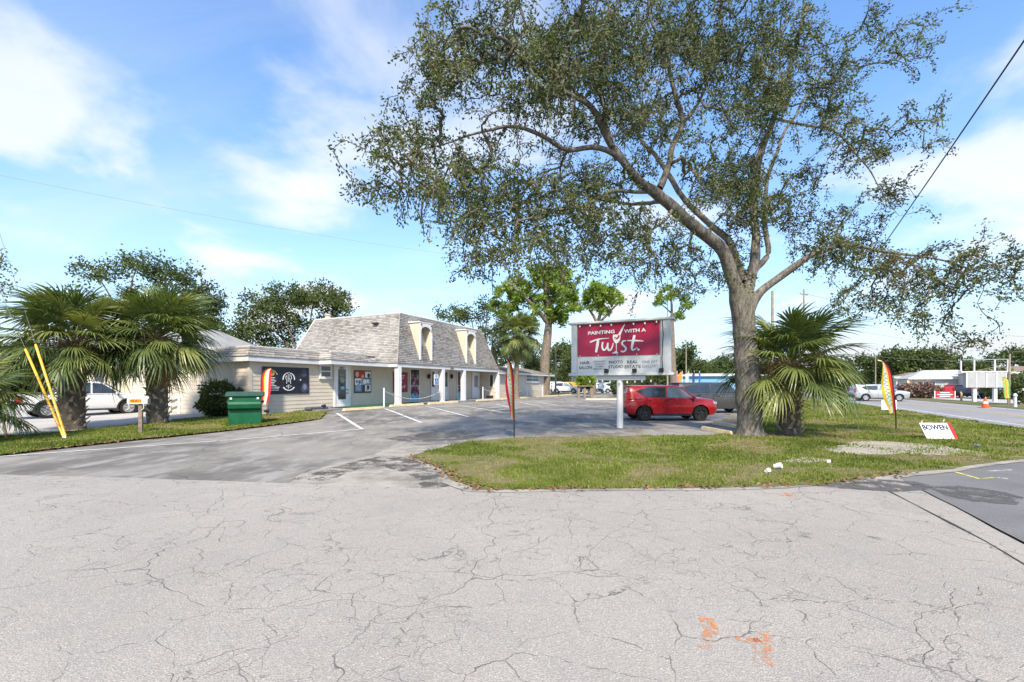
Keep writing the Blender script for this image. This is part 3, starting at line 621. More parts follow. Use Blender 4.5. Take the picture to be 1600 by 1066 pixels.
# porch floor
for q in ((16.98, 19.6, 19.25, 20.47, 0.05, 0.33), (26.0, 36.08, 18.55, 20.47, 0.1, 0.42), (16.4, 16.97, 19.5, 20.47, 0.05, 0.26)):
    fl = MB(); box_st(fl, *q); fl.build('porch_floor', m_slab, shop, bevel=0.02)
bed = MB(); box_st(bed, 19.6, 26.0, 18.75, 20.47, 0.1, 0.37); bed.build('porch_turf', M('green_turf_carpet', (0.03, 0.10, 0.04), 0.4, 9, 0.95), shop)
# windows and doors on the front wall
def wz(px, py, t=TW): return z_at(py, s_at(px, t), t)
def panel(px0, px1, pya, pyb, t=TW): s0, s1 = s_at(px0, t), s_at(px1, t); sm_ = (s0 + s1) / 2; return s0, s1, z_at(pyb, sm_, t), z_at(pya, sm_, t)
def framed(name, s0, s1, z0, z1, t, fw, mat, dep=0.06):
    m = MB(); a, b = t - dep, t - 0.004
    box_st(m, s0, s0 + fw, a, b, z0, z1); box_st(m, s1 - fw, s1, a, b, z0, z1); box_st(m, s0 + fw, s1 - fw, a, b, z1 - fw, z1); box_st(m, s0 + fw, s1 - fw, a, b, z0, z0 + fw)
    return m.build(name, mat, shop)
def pane(parent, s0, s1, z0, z1, t, mat=m_glass, name='pane', off=0.035):
    m = MB(); box_st(m, s0, s1, t - off, t - off + 0.012, z0, z1); return m.build(name, mat, parent)
T_ = TW - 0.02
s0, s1, z0, z1 = panel(498.5, 517, 570, 591); wv = framed('window', s0, s1, z0, z1, T_, 0.09, m_trim)
zm = (z0 + z1) / 2; pane(wv, s0 + .09, s1 - .09, zm + .03, z1 - .09, T_); pane(wv, s0 + .09, s1 - .09, z0 + .09, zm - .03, T_)
m = MB(); box_st(m, s0 + .09, s1 - .09, T_ - .05, T_ - .01, zm - .03, zm + .03); m.build('meeting_rail', m_trim, wv)
m = MB(); box_st(m, s0 - .05, s1 + .05, T_ - .10, T_ - .004, z0 - .05, z0 - .002); m.build('sill', m_trim, wv)
# glazed shop door
s0, s1, z0, z1 = panel(520.5, 546, 570.5, 632); z0 = 0.335; dr = framed('door', s0, s1, z0, z1, T_, 0.13, m_trim, 0.08)
m = MB(); box_st(m, s0 + .13, s1 - .13, T_ - .05, T_ - .01, z0 + .13, z1 - .13); leaf = m.build('door_leaf', m_door, dr)
g0s, g1s, gz0, gz1 = panel(527, 539, 577, 624); pane(dr, g0s, g1s, gz0, gz1, T_, m_glass, 'pane', 0.058)
pr = MB(); fn = lambda a, b: Lc(a, T_ - 0.062, b)
gw, gh = g1s - g0s, gz1 - gz0
for i in range(4): pr.ribbon([(g0s + gw * .15, gz0 + gh * (0.83 - .05 * i)), (g0s + gw * .8, gz0 + gh * (0.83 - .05 * i))], 0.03, fn)
pr.disc((g0s + gw * .55, gz0 + gh * .64), gw * .28, fn)
pr.build('door_lettering', M('faded_gold_print', (0.32, 0.33, 0.26)), dr, fix=False)
pr = MB(); pr.disc((g0s + gw * .55, gz0 + gh * .38), gw * .25, fn, 14, 0, gh * .06); pr.build('door_sticker', m_cyan, dr, fix=False)
nb = MB(); put_text(nb, '4017', 0.17, ((g0s + g1s) / 2, (gz1 + z1 - .10) / 2), lambda a, b: Lc(a, T_ - 0.084, b), bold=0.006); nb.build('house_number', m_black, dr, fix=False)
for k in (0, -0.2):
    kn = MB(); kn.lathe([(0.05, 0.0), (0.05, -0.02), (0.03, -0.05), (0.045, -0.09), (0.02, -0.1)], 10, Lc(s1 - .26, T_ - 0.05, 1.35 + k), 'y')
    kn.build('handle', m_metal, dr, True)
# printed window films behind the columns
def film(px0, px1, pya, pyb, seed):
    s0, s1, z0, z1 = panel(px0, px1, pya, pyb); g = random.Random(seed); w = framed('window', s0, s1, z0, z1, T_, 0.08, m_trim)
    a, b = s0 + .08, s1 - .08; pane(w, a, b, z0 + .08, z1 - .08, T_); q = MB(); fn = lambda u, v: Lc(u, T_ - 0.042, v); H = z1 - z0 - .16
    q.poly([fn(a, z0 + .08), fn(b, z0 + .08), fn(b, z0 + .08 + H * .2), fn(a + (b - a) * .5, z0 + .08 + H * .26), fn(a, z0 + .08 + H * .2)], 0)
    for i in range(46):
        u, v = a + (b - a) * g.random(), z0 + .08 + H * (.22 + .7 * g.random() ** 1.5); r = 0.03 + 0.07 * g.random(); u = min(max(u, a + r), b - r)
        v = min(v, z1 - .1 - r)
        q.disc((u, v), r, lambda x, y, i=i: Lc(x, T_ - 0.043 - 0.0004 * i, y), 7, g.choice((1, 1, 2, 2, 2, 3)), r * (1.0 + g.random()))
    q.build('window_film', [m_cyan, M('film_pink', (0.45, 0.10, 0.18), 0.4, 9), M('film_wine', (0.17, 0.015, 0.04), 0.4, 9), M('film_pale', (0.42, 0.36, 0.36), 0.3, 9)], w, fix=False)
    m = MB(); zc = z0 + H * .5; box_st(m, a, b, T_ - .075, T_ - .066, zc, zc + .04); m.build('mullion', m_trim, w)
film(639.5, 655, 576, 628, 1); film(713.5, 723.5, 580, 623.5, 2)
# entrance with side lights
s0, s1, z0, z1 = panel(672, 699.5, 576, 629); z0 = 0.425; en = framed('door', s0, s1, z0, z1, T_, 0.11, m_trim, 0.08)
w = s1 - s0; m = MB(); box_st(m, s0 + .11, s1 - .11, T_ - .05, T_ - .01, z0 + .11, z1 - .11); m.build('door_leaf', m_door, en)
for a in (s0 + .16, s1 - .46): pane(en, a, a + .30, z0 + 1.05, z1 - .25, T_, m_glass, 'side_light', 0.06)
m = MB(); box_st(m, s0 + w * .42, s0 + w * .62, T_ - .058, T_ - .052, z0 + .95, z1 - .2); m.build('door_sticker', m_maroon, en)
s0, s1, z0, z1 = panel(736.5, 748.3, 582, 625); z0 = 0.425; d2 = framed('door', s0, s1, z0, z1, T_, 0.10, m_trim, 0.08)
m = MB(); box_st(m, s0 + .10, s1 - .10, T_ - .05, T_ - .01, z0 + .10, z1 - .10); m.build('door_leaf', m_door, d2)
pane(d2, s0 + (s1 - s0) * .3, s0 + (s1 - s0) * .78, z0 + 1.0, z1 - .3, T_, M('curtained_glass', (0.30, 0.33, 0.36), 0.2, 2, 0.1, 0.6), 'pane', 0.06)
MB().lathe([(0.05, 0), (0.05, -0.03), (0.03, -0.08)], 8, Lc(s1 - .2, T_ - .05, 1.4), 'y').build('handle', m_metal, d2)
siding('return_wall', (36.1, 18.95), (36.1, 20.46), 0.0, FB + 0.1, (-1, 0))
ta, tb, z0, z1 = 19.05, 19.50, 1.38, 2.58; m = MB()
for q in ((ta, ta + .07, z0, z1), (tb - .07, tb, z0, z1), (ta + .07, tb - .07, z1 - .07, z1), (ta + .07, tb - .07, z0, z0 + .07)): box_st(m, 36.02, 36.075, q[0], q[1], q[2], q[3])
w3 = m.build('window', m_trim, shop); m = MB(); box_st(m, 36.05, 36.06, ta + .07, tb - .07, z0 + .07, z1 - .07); m.build('pane', m_glass, w3)
for px in (668, 704): 
    s = s_at(px, TW); z = z_at(588, s, TW); m = MB(); m.lathe([(0.05, -.2), (0.09, -.15), (0.11, .08), (0.04, .16), (0.03, .2)], 8, Lc(s, TW - .14, z)); m.build('wall_lamp', m_black, shop)
m = MB(); box_st(m, 35.2, 35.9, 19.0, 19.35, .42, .68); 
o = m.build('doorside_planter', m_black, None, bevel=0.02); o.matrix_world = shop.matrix_basis.copy(); o.location = st(S0, T0, 0); o.rotation_euler = (0, 0, UANG); tag(o, 'low dark box on the porch floor beneath the narrow window', 'box')
s = s_at(707, 18.55); m = MB(); box_st(m, s - .22, s + .22, 18.57, 18.597, FB + .06, FB + .17); m.build('number_plaque', M('bronze_plaque', (0.16, 0.15, 0.14)), shop)
# right-hand low wing
TR = 18.95; sE = 50.0
siding('wing_wall', (36.1, TR), (sE, TR), 0.0, 2.66, (0, -1)); siding('wing_end_wall', (sE, TR + .125), (sE, 26), 0.0, 2.66, (1, 0))
f = MB(); box_st(f, 36.06, sE + .45, TR - .42, TR - .36, 2.60, 2.80); box_st(f, sE + .39, sE + .45, TR - .355, 26, 2.60, 2.80); box_st(f, 36.06, sE + .39, TR - .36, TR - .03, 2.62, 2.65); f.build('fascia', m_fascia, shop)
r0 = [Lc(36.06, TR - .45, 2.803), Lc(sE + .48, TR - .45, 2.803), Lc(sE + .48, 26, 2.803), Lc(36.06, 26, 2.803)]; r1 = [Lc(36.06, 21.6, 3.5), Lc(sE - 1.2, 21.6, 3.5), Lc(sE - 1.2, 23.3, 3.5), Lc(36.06, 23.3, 3.5)]
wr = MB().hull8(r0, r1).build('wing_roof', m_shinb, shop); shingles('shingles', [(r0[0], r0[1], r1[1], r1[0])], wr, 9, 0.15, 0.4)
s0, s1, z0, z1 = panel(821, 841, 585, 597, TR); wn = framed('window', s0, s1, z0, z1, TR - .02, 0.10, m_trim)
for i in range(2):
    for j in range(2):
        a = s0 + .1 + (s1 - s0 - .2) * i / 2; c = z0 + .1 + (z1 - z0 - .2) * j / 2; pane(wn, a + .03, a + (s1 - s0 - .2) / 2 - .03, c + .03, c + (z1 - z0 - .2) / 2 - .03, TR - .02, M('greyish_glass', (0.12, 0.12, 0.13), 0.3, 3, 0.1, 0.7))
m = MB(); c = (s0 + s1) / 2; zc = (z0 + z1) / 2; box_st(m, c - .03, c + .03, TR - .075, TR - .03, z0 + .1, z1 - .1); box_st(m, s0 + .1, s1 - .1, TR - .07, TR - .03, zc - .03, zc + .03); m.build('mullion', m_trim, wn)
m = MB(); box_st(m, s0 - .06, s1 + .06, TR - .13, TR - .024, z0 - .08, z0 - .002); m.build('sill', m_trim, wn)

# ------------------------------------------------------------------ boards hung on the front wall
def wall_board(name, label, px0, px1, pya, pyb, mats, draw, cat='poster'):
    s0, s1, z0, z1 = panel(px0, px1, pya, pyb); c = st((s0 + s1) / 2, TW - .035, z0); o = thing(name, label, cat, c, UANG)
    w, h = s1 - s0, z1 - z0; MB().box(-w / 2, w / 2, -.03, -.002, 0, h).build('board', mats[0], o)
    lay = [0]
    def fn(u, v): return (u * w - w / 2, -.032 - 0.0006 * lay[0], v * h)
    m = MB(); draw(m, fn, w / h, lay); m.build('print', mats, o, fix=False); return o
def d_galaxy(m, fn, asp, lay):
    g = random.Random(4)
    for i in range(9): lay[0] = 1; m.ribbon([(.10, .60 - .058 * i), (.10 + .12 + .13 * g.random(), .60 - .058 * i)], .022, fn, 1)
    arc = lambda cx, cy, r, a0, a1, n=14: [(cx + r * math.cos(math.radians(a0 + (a1 - a0) * i / n)), cy + r * asp * math.sin(math.radians(a0 + (a1 - a0) * i / n))) for i in range(n + 1)]
    m.ribbon(arc(.54, .55, .125, -5, 185), .022, fn, 1); m.ribbon(arc(.54, .42, .145, 215, 325), .03, fn, 1)
    m.ribbon(arc(.16, .62, .14, 20, 165), .012, fn, 1)
    for pts in (((.50, .70), (.47, .60), (.50, .50), (.49, .38)), ((.58, .72), (.60, .60), (.57, .50), (.58, .38)), ((.54, .82), (.51, .76), (.55, .70), (.58, .76), (.54, .82)), ((.50, .55), (.57, .58)), ((.54, .70), (.54, .45)), ((.48, .28), (.54, .34), (.60, .28), (.54, .24), (.48, .28)), ((.53, .34), (.53, .2)), ((.46, .66), (.52, .62))): m.ribbon(list(pts), .012, fn, 1)
    m.disc((.47, .71), .014, fn, 8, 3, .03)
    lay[0] = 2; m.disc((.88, .80), .07, fn, 20, 2, .16); m.disc((.90, .22), .085, fn, 20, 2, .2); lay[0] = 3; m.disc((.90, .26), .045, fn, 16, 4, .11); m.disc((.80, .53), .016, fn, 8, 1, .03)
    m.disc((.19, .78), .05, fn, 14, 5, .12)
wall_board('galaxy_board', 'black printed board with pale emblem and two dim planets on the left wing wall', 409, 481.5, 574, 615.5,
           [M('black_board', (0.012, 0.013, 0.022), 0.5, 3, 0.4, 0.4), m_pwhite, M('planet_slate', (0.05, 0.055, 0.085), 0.5, 2), M('print_red', (0.5, 0.03, 0.03)), M('planet_lit', (0.16, 0.18, 0.26), 0.4, 4), M('print_ochre', (0.45, 0.25, 0.06), 0.5, 9)], d_galaxy)
def d_collage(m, fn, asp, lay):
    g = random.Random(8); lay[0] = 1
    for r, cols in (((.03, .66, .58, .97), 1), ((.62, .68, .96, .95), 2), ((.03, .35, .40, .64), 2), ((.42, .35, .96, .64), 3), ((.03, .05, .44, .33), 4), ((.62, .07, .95, .34), 2)):
        m.poly([fn(r[0], r[1]), fn(r[2], r[1]), fn(r[2], r[3]), fn(r[0], r[3])], cols)
    lay[0] = 2
    for c, r, k in (((.16, .82), .10, 5), ((.38, .86), .12, 1), ((.47, .74), .08, 5), ((.84, .78), .09, 0), ((.14, .50), .07, 3), ((.30, .48), .08, 4), ((.60, .50), .10, 2), ((.78, .52), .08, 2), ((.80, .24), .09, 0), ((.76, .14), .08, 6), ((.22, .24), .14, 3)):
        m.disc(c, r, fn, 12, k, r * asp * 1.1)
    lay[0] = 3
    for i in range(5): m.ribbon([(.06, .10 + .05 * i), (.38, .11 + .05 * i)], .012, fn, 3)
wall_board('photo_collage_board', 'collage of six framed photographs on a dark board beside the glazed door', 552.5, 579, 579, 614,
           [M('board_charcoal', (0.06, 0.065, 0.075)), M('print_brick', (0.42, 0.05, 0.03), 0.4, 12), m_pwhite, M('print_greyblue', (0.28, 0.34, 0.42), 0.3, 9), M('print_steel', (0.12, 0.19, 0.28), 0.3, 8), M('print_dusty', (0.55, 0.42, 0.38)), M('print_peach', (0.70, 0.36, 0.22))], d_collage)
def d_red(m, fn, asp, lay):
    lay[0] = 1
    for i, (x0, x1) in enumerate(((.2, .8), (.28, .72))): m.ribbon([(x0, .80 - .12 * i), (x1, .82 - .12 * i)], .035, fn, 1)
    m.ribbon([(.56, .66), (.56, .58)], .03, fn, 1); m.ribbon([(.60, .52), (.47, .40)], .05, fn, 1)
    for pts, w in ((((.12, .33), (.48, .37)), .03), (((.27, .35), (.24, .19)), .06), (((.38, .30), (.38, .22), (.44, .20), (.47, .29), (.47, .21), (.52, .20), (.55, .29)), .03), (((.66, .28), (.58, .26), (.65, .22), (.58, .19)), .03), (((.76, .36), (.72, .22), (.78, .20)), .04), (((.66, .29), (.86, .30)), .02)): m.ribbon(list(pts), w, fn, 1)
wall_board('maroon_poster', 'maroon poster with white brush script behind the first column', 613.5, 636, 581.5, 613, [m_maroon, m_pwhite], d_red)
# ------------------------------------------------------------------ trees
m_bark = NT('grey_bark'); _a = m_bark.noise(9, 7, 0.7, sc=(1, 1, 0.35)); _k = m_bark.mix(m_bark.ramp(_a, 0.35, 0.68), (0.15, 0.13, 0.105), (0.33, 0.295, 0.25))
_k = m_bark.mix(m_bark.ramp(m_bark.noise(1.3, 5), 0.5, 0.7, 0, 0.6), _k, (0.21, 0.20, 0.14)); _f = m_bark.noise(16, 6, 0.75, 0.6, sc=(1, 1, 0.28)); _k = m_bark.mix(m_bark.ramp(_f, 0.40, 0.56, 0.65, 0.0), _k, (0.06, 0.05, 0.04)); m_bark.bump(_f, 1.0, 0.06); m_bark = m_bark.done(_k, 0.95, 0.1)
m_bark2 = M('brown_bark', (0.19, 0.15, 0.115), 0.4, 7, 0.95, 0.1, bump=0.8, bscale=20)
m_oakleaf = mat_tint('oak_leaves', [(0.034, 0.05, 0.015), (0.07, 0.097, 0.028), (0.125, 0.155, 0.048), (0.19, 0.21, 0.08), (0.22, 0.17, 0.095)], 0.6, 0.28, 0.2)
m_bgleaf = mat_tint('far_oak_leaves', [(0.035, 0.055, 0.014), (0.07, 0.10, 0.024), (0.115, 0.15, 0.04), (0.17, 0.20, 0.06)], 0.55, 0.3, 0.3)
m_pineleaf = mat_tint('pine_needles', [(0.08, 0.13, 0.014), (0.16, 0.25, 0.028), (0.25, 0.36, 0.05), (0.33, 0.42, 0.09)], 0.5, 0.35, 0.3)
def tubes_mesh(chains, name, mat, parent, kind=None):
    V = []; Fq = []
    for path, rad in chains:
        k = len(path)
        if k < 2: continue
        path = np.asarray(path); rad = np.asarray(rad); n = 12 if rad[0] > 0.12 else 7 if rad[0] > 0.04 else 4
        d = np.gradient(path, axis=0); d /= (np.linalg.norm(d, axis=1, keepdims=True) + 1e-9)
        ref = np.array([0.3, 0.2, 0.93]) if abs(d[0, 2]) < 0.8 else np.array([1.0, 0.1, 0])
        a = ref - d * (d @ ref)[:, None]; a /= (np.linalg.norm(a, axis=1, keepdims=True) + 1e-9); b = np.cross(d, a)
        an = np.arange(n) * 2 * np.pi / n
        ring = path[:, None, :] + (a[:, None, :] * np.cos(an)[None, :, None] + b[:, None, :] * np.sin(an)[None, :, None]) * rad[:, None, None]
        if rad[0] > 0.1:
            for i in range(k):
                for j in range(n):
                    p = ring[i, j]; f = mnoise.noise(Vector(p) * 2.2) * 0.12 + mnoise.noise(Vector(p) * 0.9) * 0.10; ring[i, j] = path[i] + (p - path[i]) * (1 + f)
        o = len(V) // 1; V.extend(ring.reshape(-1, 3)); i0, j0 = np.meshgrid(np.arange(k - 1), np.arange(n), indexing='ij')
        j1 = (j0 + 1) % n; Fq.append(np.stack([o + i0 * n + j0, o + i0 * n + j1, o + (i0 + 1) * n + j1, o + (i0 + 1) * n + j0], -1).reshape(-1, 4))
    if not V: return None
    o = npmesh(name, np.array(V), np.concatenate(Fq), mat, parent, smooth=True)
    if kind: tag(o, kind=kind)
    return o
def leaves(points, dirs, g, size, aspect, droop, spread, tintf, flip=0.5):
    n = len(points); p = points + g.normal(0, spread, (n, 3)); ax = dirs + g.normal(0, 0.8, (n, 3)); ax[:, 2] -= droop; ax /= np.linalg.norm(ax, axis=1, keepdims=True)
    r = g.normal(0, 1, (n, 3)); r[:, 2] *= flip; sd = np.cross(ax, r); sd /= (np.linalg.norm(sd, axis=1, keepdims=True) + 1e-9)
    L = size * (0.65 + 0.7 * g.random(n))[:, None]; w = L * aspect
    V = np.stack([p, p + ax * L * .5 + sd * w, p + ax * L, p + ax * L * .5 - sd * w], 1).reshape(-1, 3)
    return V, (np.arange(n)[:, None] * 4 + np.arange(4)[None, :]), tintf(p, g)
def needles(points, g, size, tintf, per=14):
    n = len(points); c = np.repeat(points, per, 0); d = g.normal(0, 1, (n * per, 3)); d[:, 2] += 0.35; d /= np.linalg.norm(d, axis=1, keepdims=True)
    sd = np.cross(d, g.normal(0, 1, (n * per, 3))); sd /= (np.linalg.norm(sd, axis=1, keepdims=True) + 1e-9); L = size * (0.6 + 0.7 * g.random(n * per))[:, None]; w = size * 0.13
    V = np.stack([c + sd * w * .4, c + d * L * .6 + sd * w, c + d * L, c + d * L * .6 - sd * w], 1).reshape(-1, 3)
    return V, (np.arange(n * per)[:, None] * 4 + np.arange(4)[None, :]), tintf(c, g)
def grow(limbs, attr, seed, step=0.28, sag=0.10, tip=0.009, expo=2.3, hang=0):
    """limbs: polylines [(x, y, z, r)], the first is the trunk; attr: points the twigs reach for. Returns limb chains, twig chains, leaf sites"""
    g = np.random.default_rng(seed); pos = []; par = []; rmin = []; dirs = []; lim = []
    for li, path in enumerate(limbs):
        c = np.array(curve(path, 5)); c = c[np.concatenate([[True], np.linalg.norm(np.diff(c[:, :3], axis=0), axis=1) > 1e-4])]
        wob = np.array([[mnoise.noise(Vector(q[:3] * 1.1) + Vector((k * 7.0, li * 3.1, 0))) for k in range(3)] for q in c]) * 0.09 * (li > 0); wob[0] = 0; c[:, :3] += wob
        idx = []
        for i, q in enumerate(c):
            if i == 0: 
                pr = -1 if not pos else int(np.argmin(np.linalg.norm(np.array(pos) - q[:3], axis=1)))
            else: pr = idx[-1]
            idx.append(len(pos)); pos.append(q[:3]); par.append(pr); rmin.append(q[3])
        lim.append(idx)
    n0 = len(pos); pos = np.array(pos); buf = np.zeros((n0 + len(attr) * 32 + 10, 3)); buf[:n0] = pos; N = n0
    ok = np.ones(len(buf), bool); nt = len(lim[0]); ok[:int(nt * 0.8)] = False
    par = list(par); rmin = list(rmin); d0 = np.array([np.min(np.linalg.norm(pos[int(nt * .8):] - a, axis=1)) for a in attr]); sites = []; sd = []
    for a in attr[np.argsort(d0)]:
        dd = np.linalg.norm(buf[:N] - a, axis=1) + (~ok[:N]) * 99; i = int(np.argmin(dd)); L = dd[i]
        if L < 0.12: continue
        k = int(min(24, max(2, round(L / step)))); p0 = buf[i]; pv = buf[par[i]] if par[i] >= 0 else p0 - [0, 0, 1]
        t0 = (p0 - pv); t0 /= (np.linalg.norm(t0) + 1e-9); last = i; off = g.normal(0, 0.10 * L, 3)
        for j in range(1, k + 1):
            u = j / k; q = p0 + (a - p0) * u + t0 * L * 0.35 * u * (1 - u) + off * u * (1 - u) * 1.6; q[2] += sag * L * 4 * u * (1 - u) * 0.5
            buf[N] = q + g.normal(0, 0.012, 3); par.append(last); rmin.append(tip); last = N; N += 1
            if u > 0.25 or L < 0.8: sites.append(buf[last].copy()); sd.append((a - p0) / L)
        hd = (a - p0) / L
        for j in range(hang):
            q = buf[last] + hd * step * .35 + g.normal(0, .05, 3) + np.array([0, 0, -step * (.25 + .35 * j)]) * g.random(); buf[N] = q; par.append(last); rmin.append(tip); last = N; N += 1; sites.append(q.copy()); sd.append(hd)
    pos = buf[:N]; w = np.zeros(N); ch = [[] for _ in range(N)]
    for i in range(N):
        if par[i] >= 0: ch[par[i]].append(i)
    for i in range(N - 1, -1, -1):
        w[i] = max(w[i], tip ** expo)
        if par[i] >= 0 and i >= n0: w[par[i]] += w[i]
    rad = w ** (1 / expo); rad = np.minimum(rad, 0.05); rad[:n0] = np.array(rmin[:n0])
    chains = []; used = np.zeros(N, bool)
    for i in range(n0, N):
        if used[i]: continue
        c = [par[i], i]; used[i] = True; j = i
        while True:
            nx = [k for k in ch[j] if not used[k]]
            if not nx: break
            j = max(nx, key=lambda k: rad[k]); used[j] = True; c.append(j)
        r = rad[c].copy(); r[0] = min(r[0], r[1] * 1.3); chains.append((pos[c], r))
    lch = [(pos[i], np.array([rmin[k] for k in i])) for i in lim]
    return lch, chains, np.array(sites), np.array(sd)
def blobs(lst, seed, mul=1.0, clus=0):
    g = np.random.default_rng(seed); out = []
    for px, py, d, rx, ry, rd, n in lst:
        n = int(n * mul)
        v = g.normal(0, 1, (n, 3)); v /= np.linalg.norm(v, axis=1, keepdims=True); v *= (g.random(n) ** (1 / 2.2))[:, None]
        if clus:
            m = max(1, n // clus); v = v[:m]
            for a in v:
                c = P(px + a[0] * rx, py + a[1] * ry, d + a[2] * rd)
                for _ in range(clus): out.append(c + Vector(g.normal(0, .27, 3) * [1, 1, .8]))
            continue
        for a in v: out.append(P(px + a[0] * rx, py + a[1] * ry, d + a[2] * rd))
    return np.array(out)
def tree(name, label, cat, base, limbs, attr, seed, leaf, bark=m_bark, mat=None, group=None, **kw):
    root = thing(name, label, cat, base, 0, group); b = np.array(base)
    limbs = [[(q[0] - b[0], q[1] - b[1], q[2] - b[2], q[3]) for q in l] for l in limbs]
    lch, tw, sites, sd = grow(limbs, attr - b, seed, **kw); tubes_mesh(lch[:1], 'trunk', bark, root)
    for c in lch[1:]: tubes_mesh([c], 'limb', bark, root)
    tubes_mesh(tw, 'twigs', bark, root, 'stuff'); V, Fq, T = leaf(sites, sd, np.random.default_rng(seed + 9))
    tag(npmesh('crown', V, Fq, mat, root, T), kind='stuff'); return root
def limb_px(l, k=1.0): return [(*P(a, b, d), r * k) for a, b, d, r in l]
clump = lambda p, sc, sd: np.array([mnoise.fractal(Vector(q) * sc + Vector((sd, 0, 0)), 1.0, 2.0, 3) for q in p])

# the big leaning oak
oak_l = [limb_px(l, 0.68 if l[0][1] < 600 else .82) for l in (
    [(1173, 692, 14.5, .74), (1172, 681, 14.5, .60), (1171, 664, 14.5, .475), (1170, 630, 14.5, .455), (1168, 590, 14.5, .45), (1165, 540, 14.5, .41), (1162, 505, 14.45, .41), (1158, 478, 14.4, .40), (1152, 452, 14.3, .32)],
    [(1160, 485, 14.4, .36), (1143, 429, 14.2, .30), (1121, 385, 13.9, .27), (1082, 351, 13.5, .25), (1043, 317, 13.1, .23), (1023, 298, 12.9, .21), (999, 283, 12.6, .18), (965, 239, 12.2, .145), (945, 205, 12, .12), (918, 168, 11.6, .09), (867, 134, 11.2, .07), (798, 78, 10.7, .04)],
    [(1163, 485, 14.4, .33), (1172, 440, 14.5, .24), (1179, 400, 14.6, .21), (1179, 341, 14.8, .18), (1180, 263, 15, .165), (1204, 200, 15, .145), (1223, 146, 14.9, .11), (1238, 88, 14.8, .08), (1252, 30, 14.7, .055), (1262, -50, 14.6, .03)],
    [(1168, 488, 14.4, .30), (1190, 455, 14.4, .19), (1223, 429, 14.3, .16), (1262, 400, 14.1, .13), (1301, 385, 13.9, .10), (1340, 385, 13.7, .08), (1389, 395, 13.4, .06), (1462, 405, 13, .04), (1536, 424, 12.7, .024), (1600, 440, 12.5, .012)],
    [(985, 268, 12.45, .12), (949, 233, 12.0, .105), (888, 233, 11.8, .09), (836, 207, 11.4, .075), (798, 198, 11.2, .06), (759, 207, 11, .05), (720, 216, 10.8, .035), (640, 240, 10.4, .015)],
    [(1030, 295, 13, .15), (1052, 234, 13.2, .125), (1065, 195, 13.3, .11), (1055, 146, 13.3, .095), (1038, 73, 13.2, .07), (1018, 24, 13.1, .05), (1005, -60, 13, .03)],
    [(1065, 195, 13.3, .08), (1096, 151, 13.6, .06), (1115, 90, 13.9, .045), (1130, 10, 14.2, .025)],
    [(1012, 300, 12.9, .08), (960, 300, 12.2, .07), (900, 325, 11.5, .05), (840, 340, 11, .04), (760, 365, 10.5, .02)],
    [(1043, 317, 13.1, .1), (1000, 320, 14.5, .085), (930, 310, 16, .06), (850, 290, 17, .04)],
    [(1163, 440, 14.6, .2), (1135, 375, 15, .17), (1087, 332, 15.5, .14), (1020, 240, 16.2, .11), (960, 150, 16.8, .07), (920, 60, 17.2, .04)],
    [(1178, 425, 14.6, .15), (1199, 395, 14.7, .13), (1194, 356, 15, .12), (1200, 280, 15.6, .09), (1230, 200, 16.2, .07), (1290, 100, 16.8, .04)],
    [(1210, 185, 15, .07), (1262, 195, 14.6, .055), (1311, 210, 14.2, .045), (1355, 263, 14, .03), (1379, 302, 13.9, .02), (1404, 337, 13.8, .01)],
    [(957, 230, 12.1, .09), (935, 180, 12.6, .07), (880, 120, 13, .05), (820, 40, 13.3, .03)],
    [(1050, 325, 13.2, .07), (1030, 350, 12.6, .05), (990, 375, 12, .035), (950, 400, 11.5, .02)])]
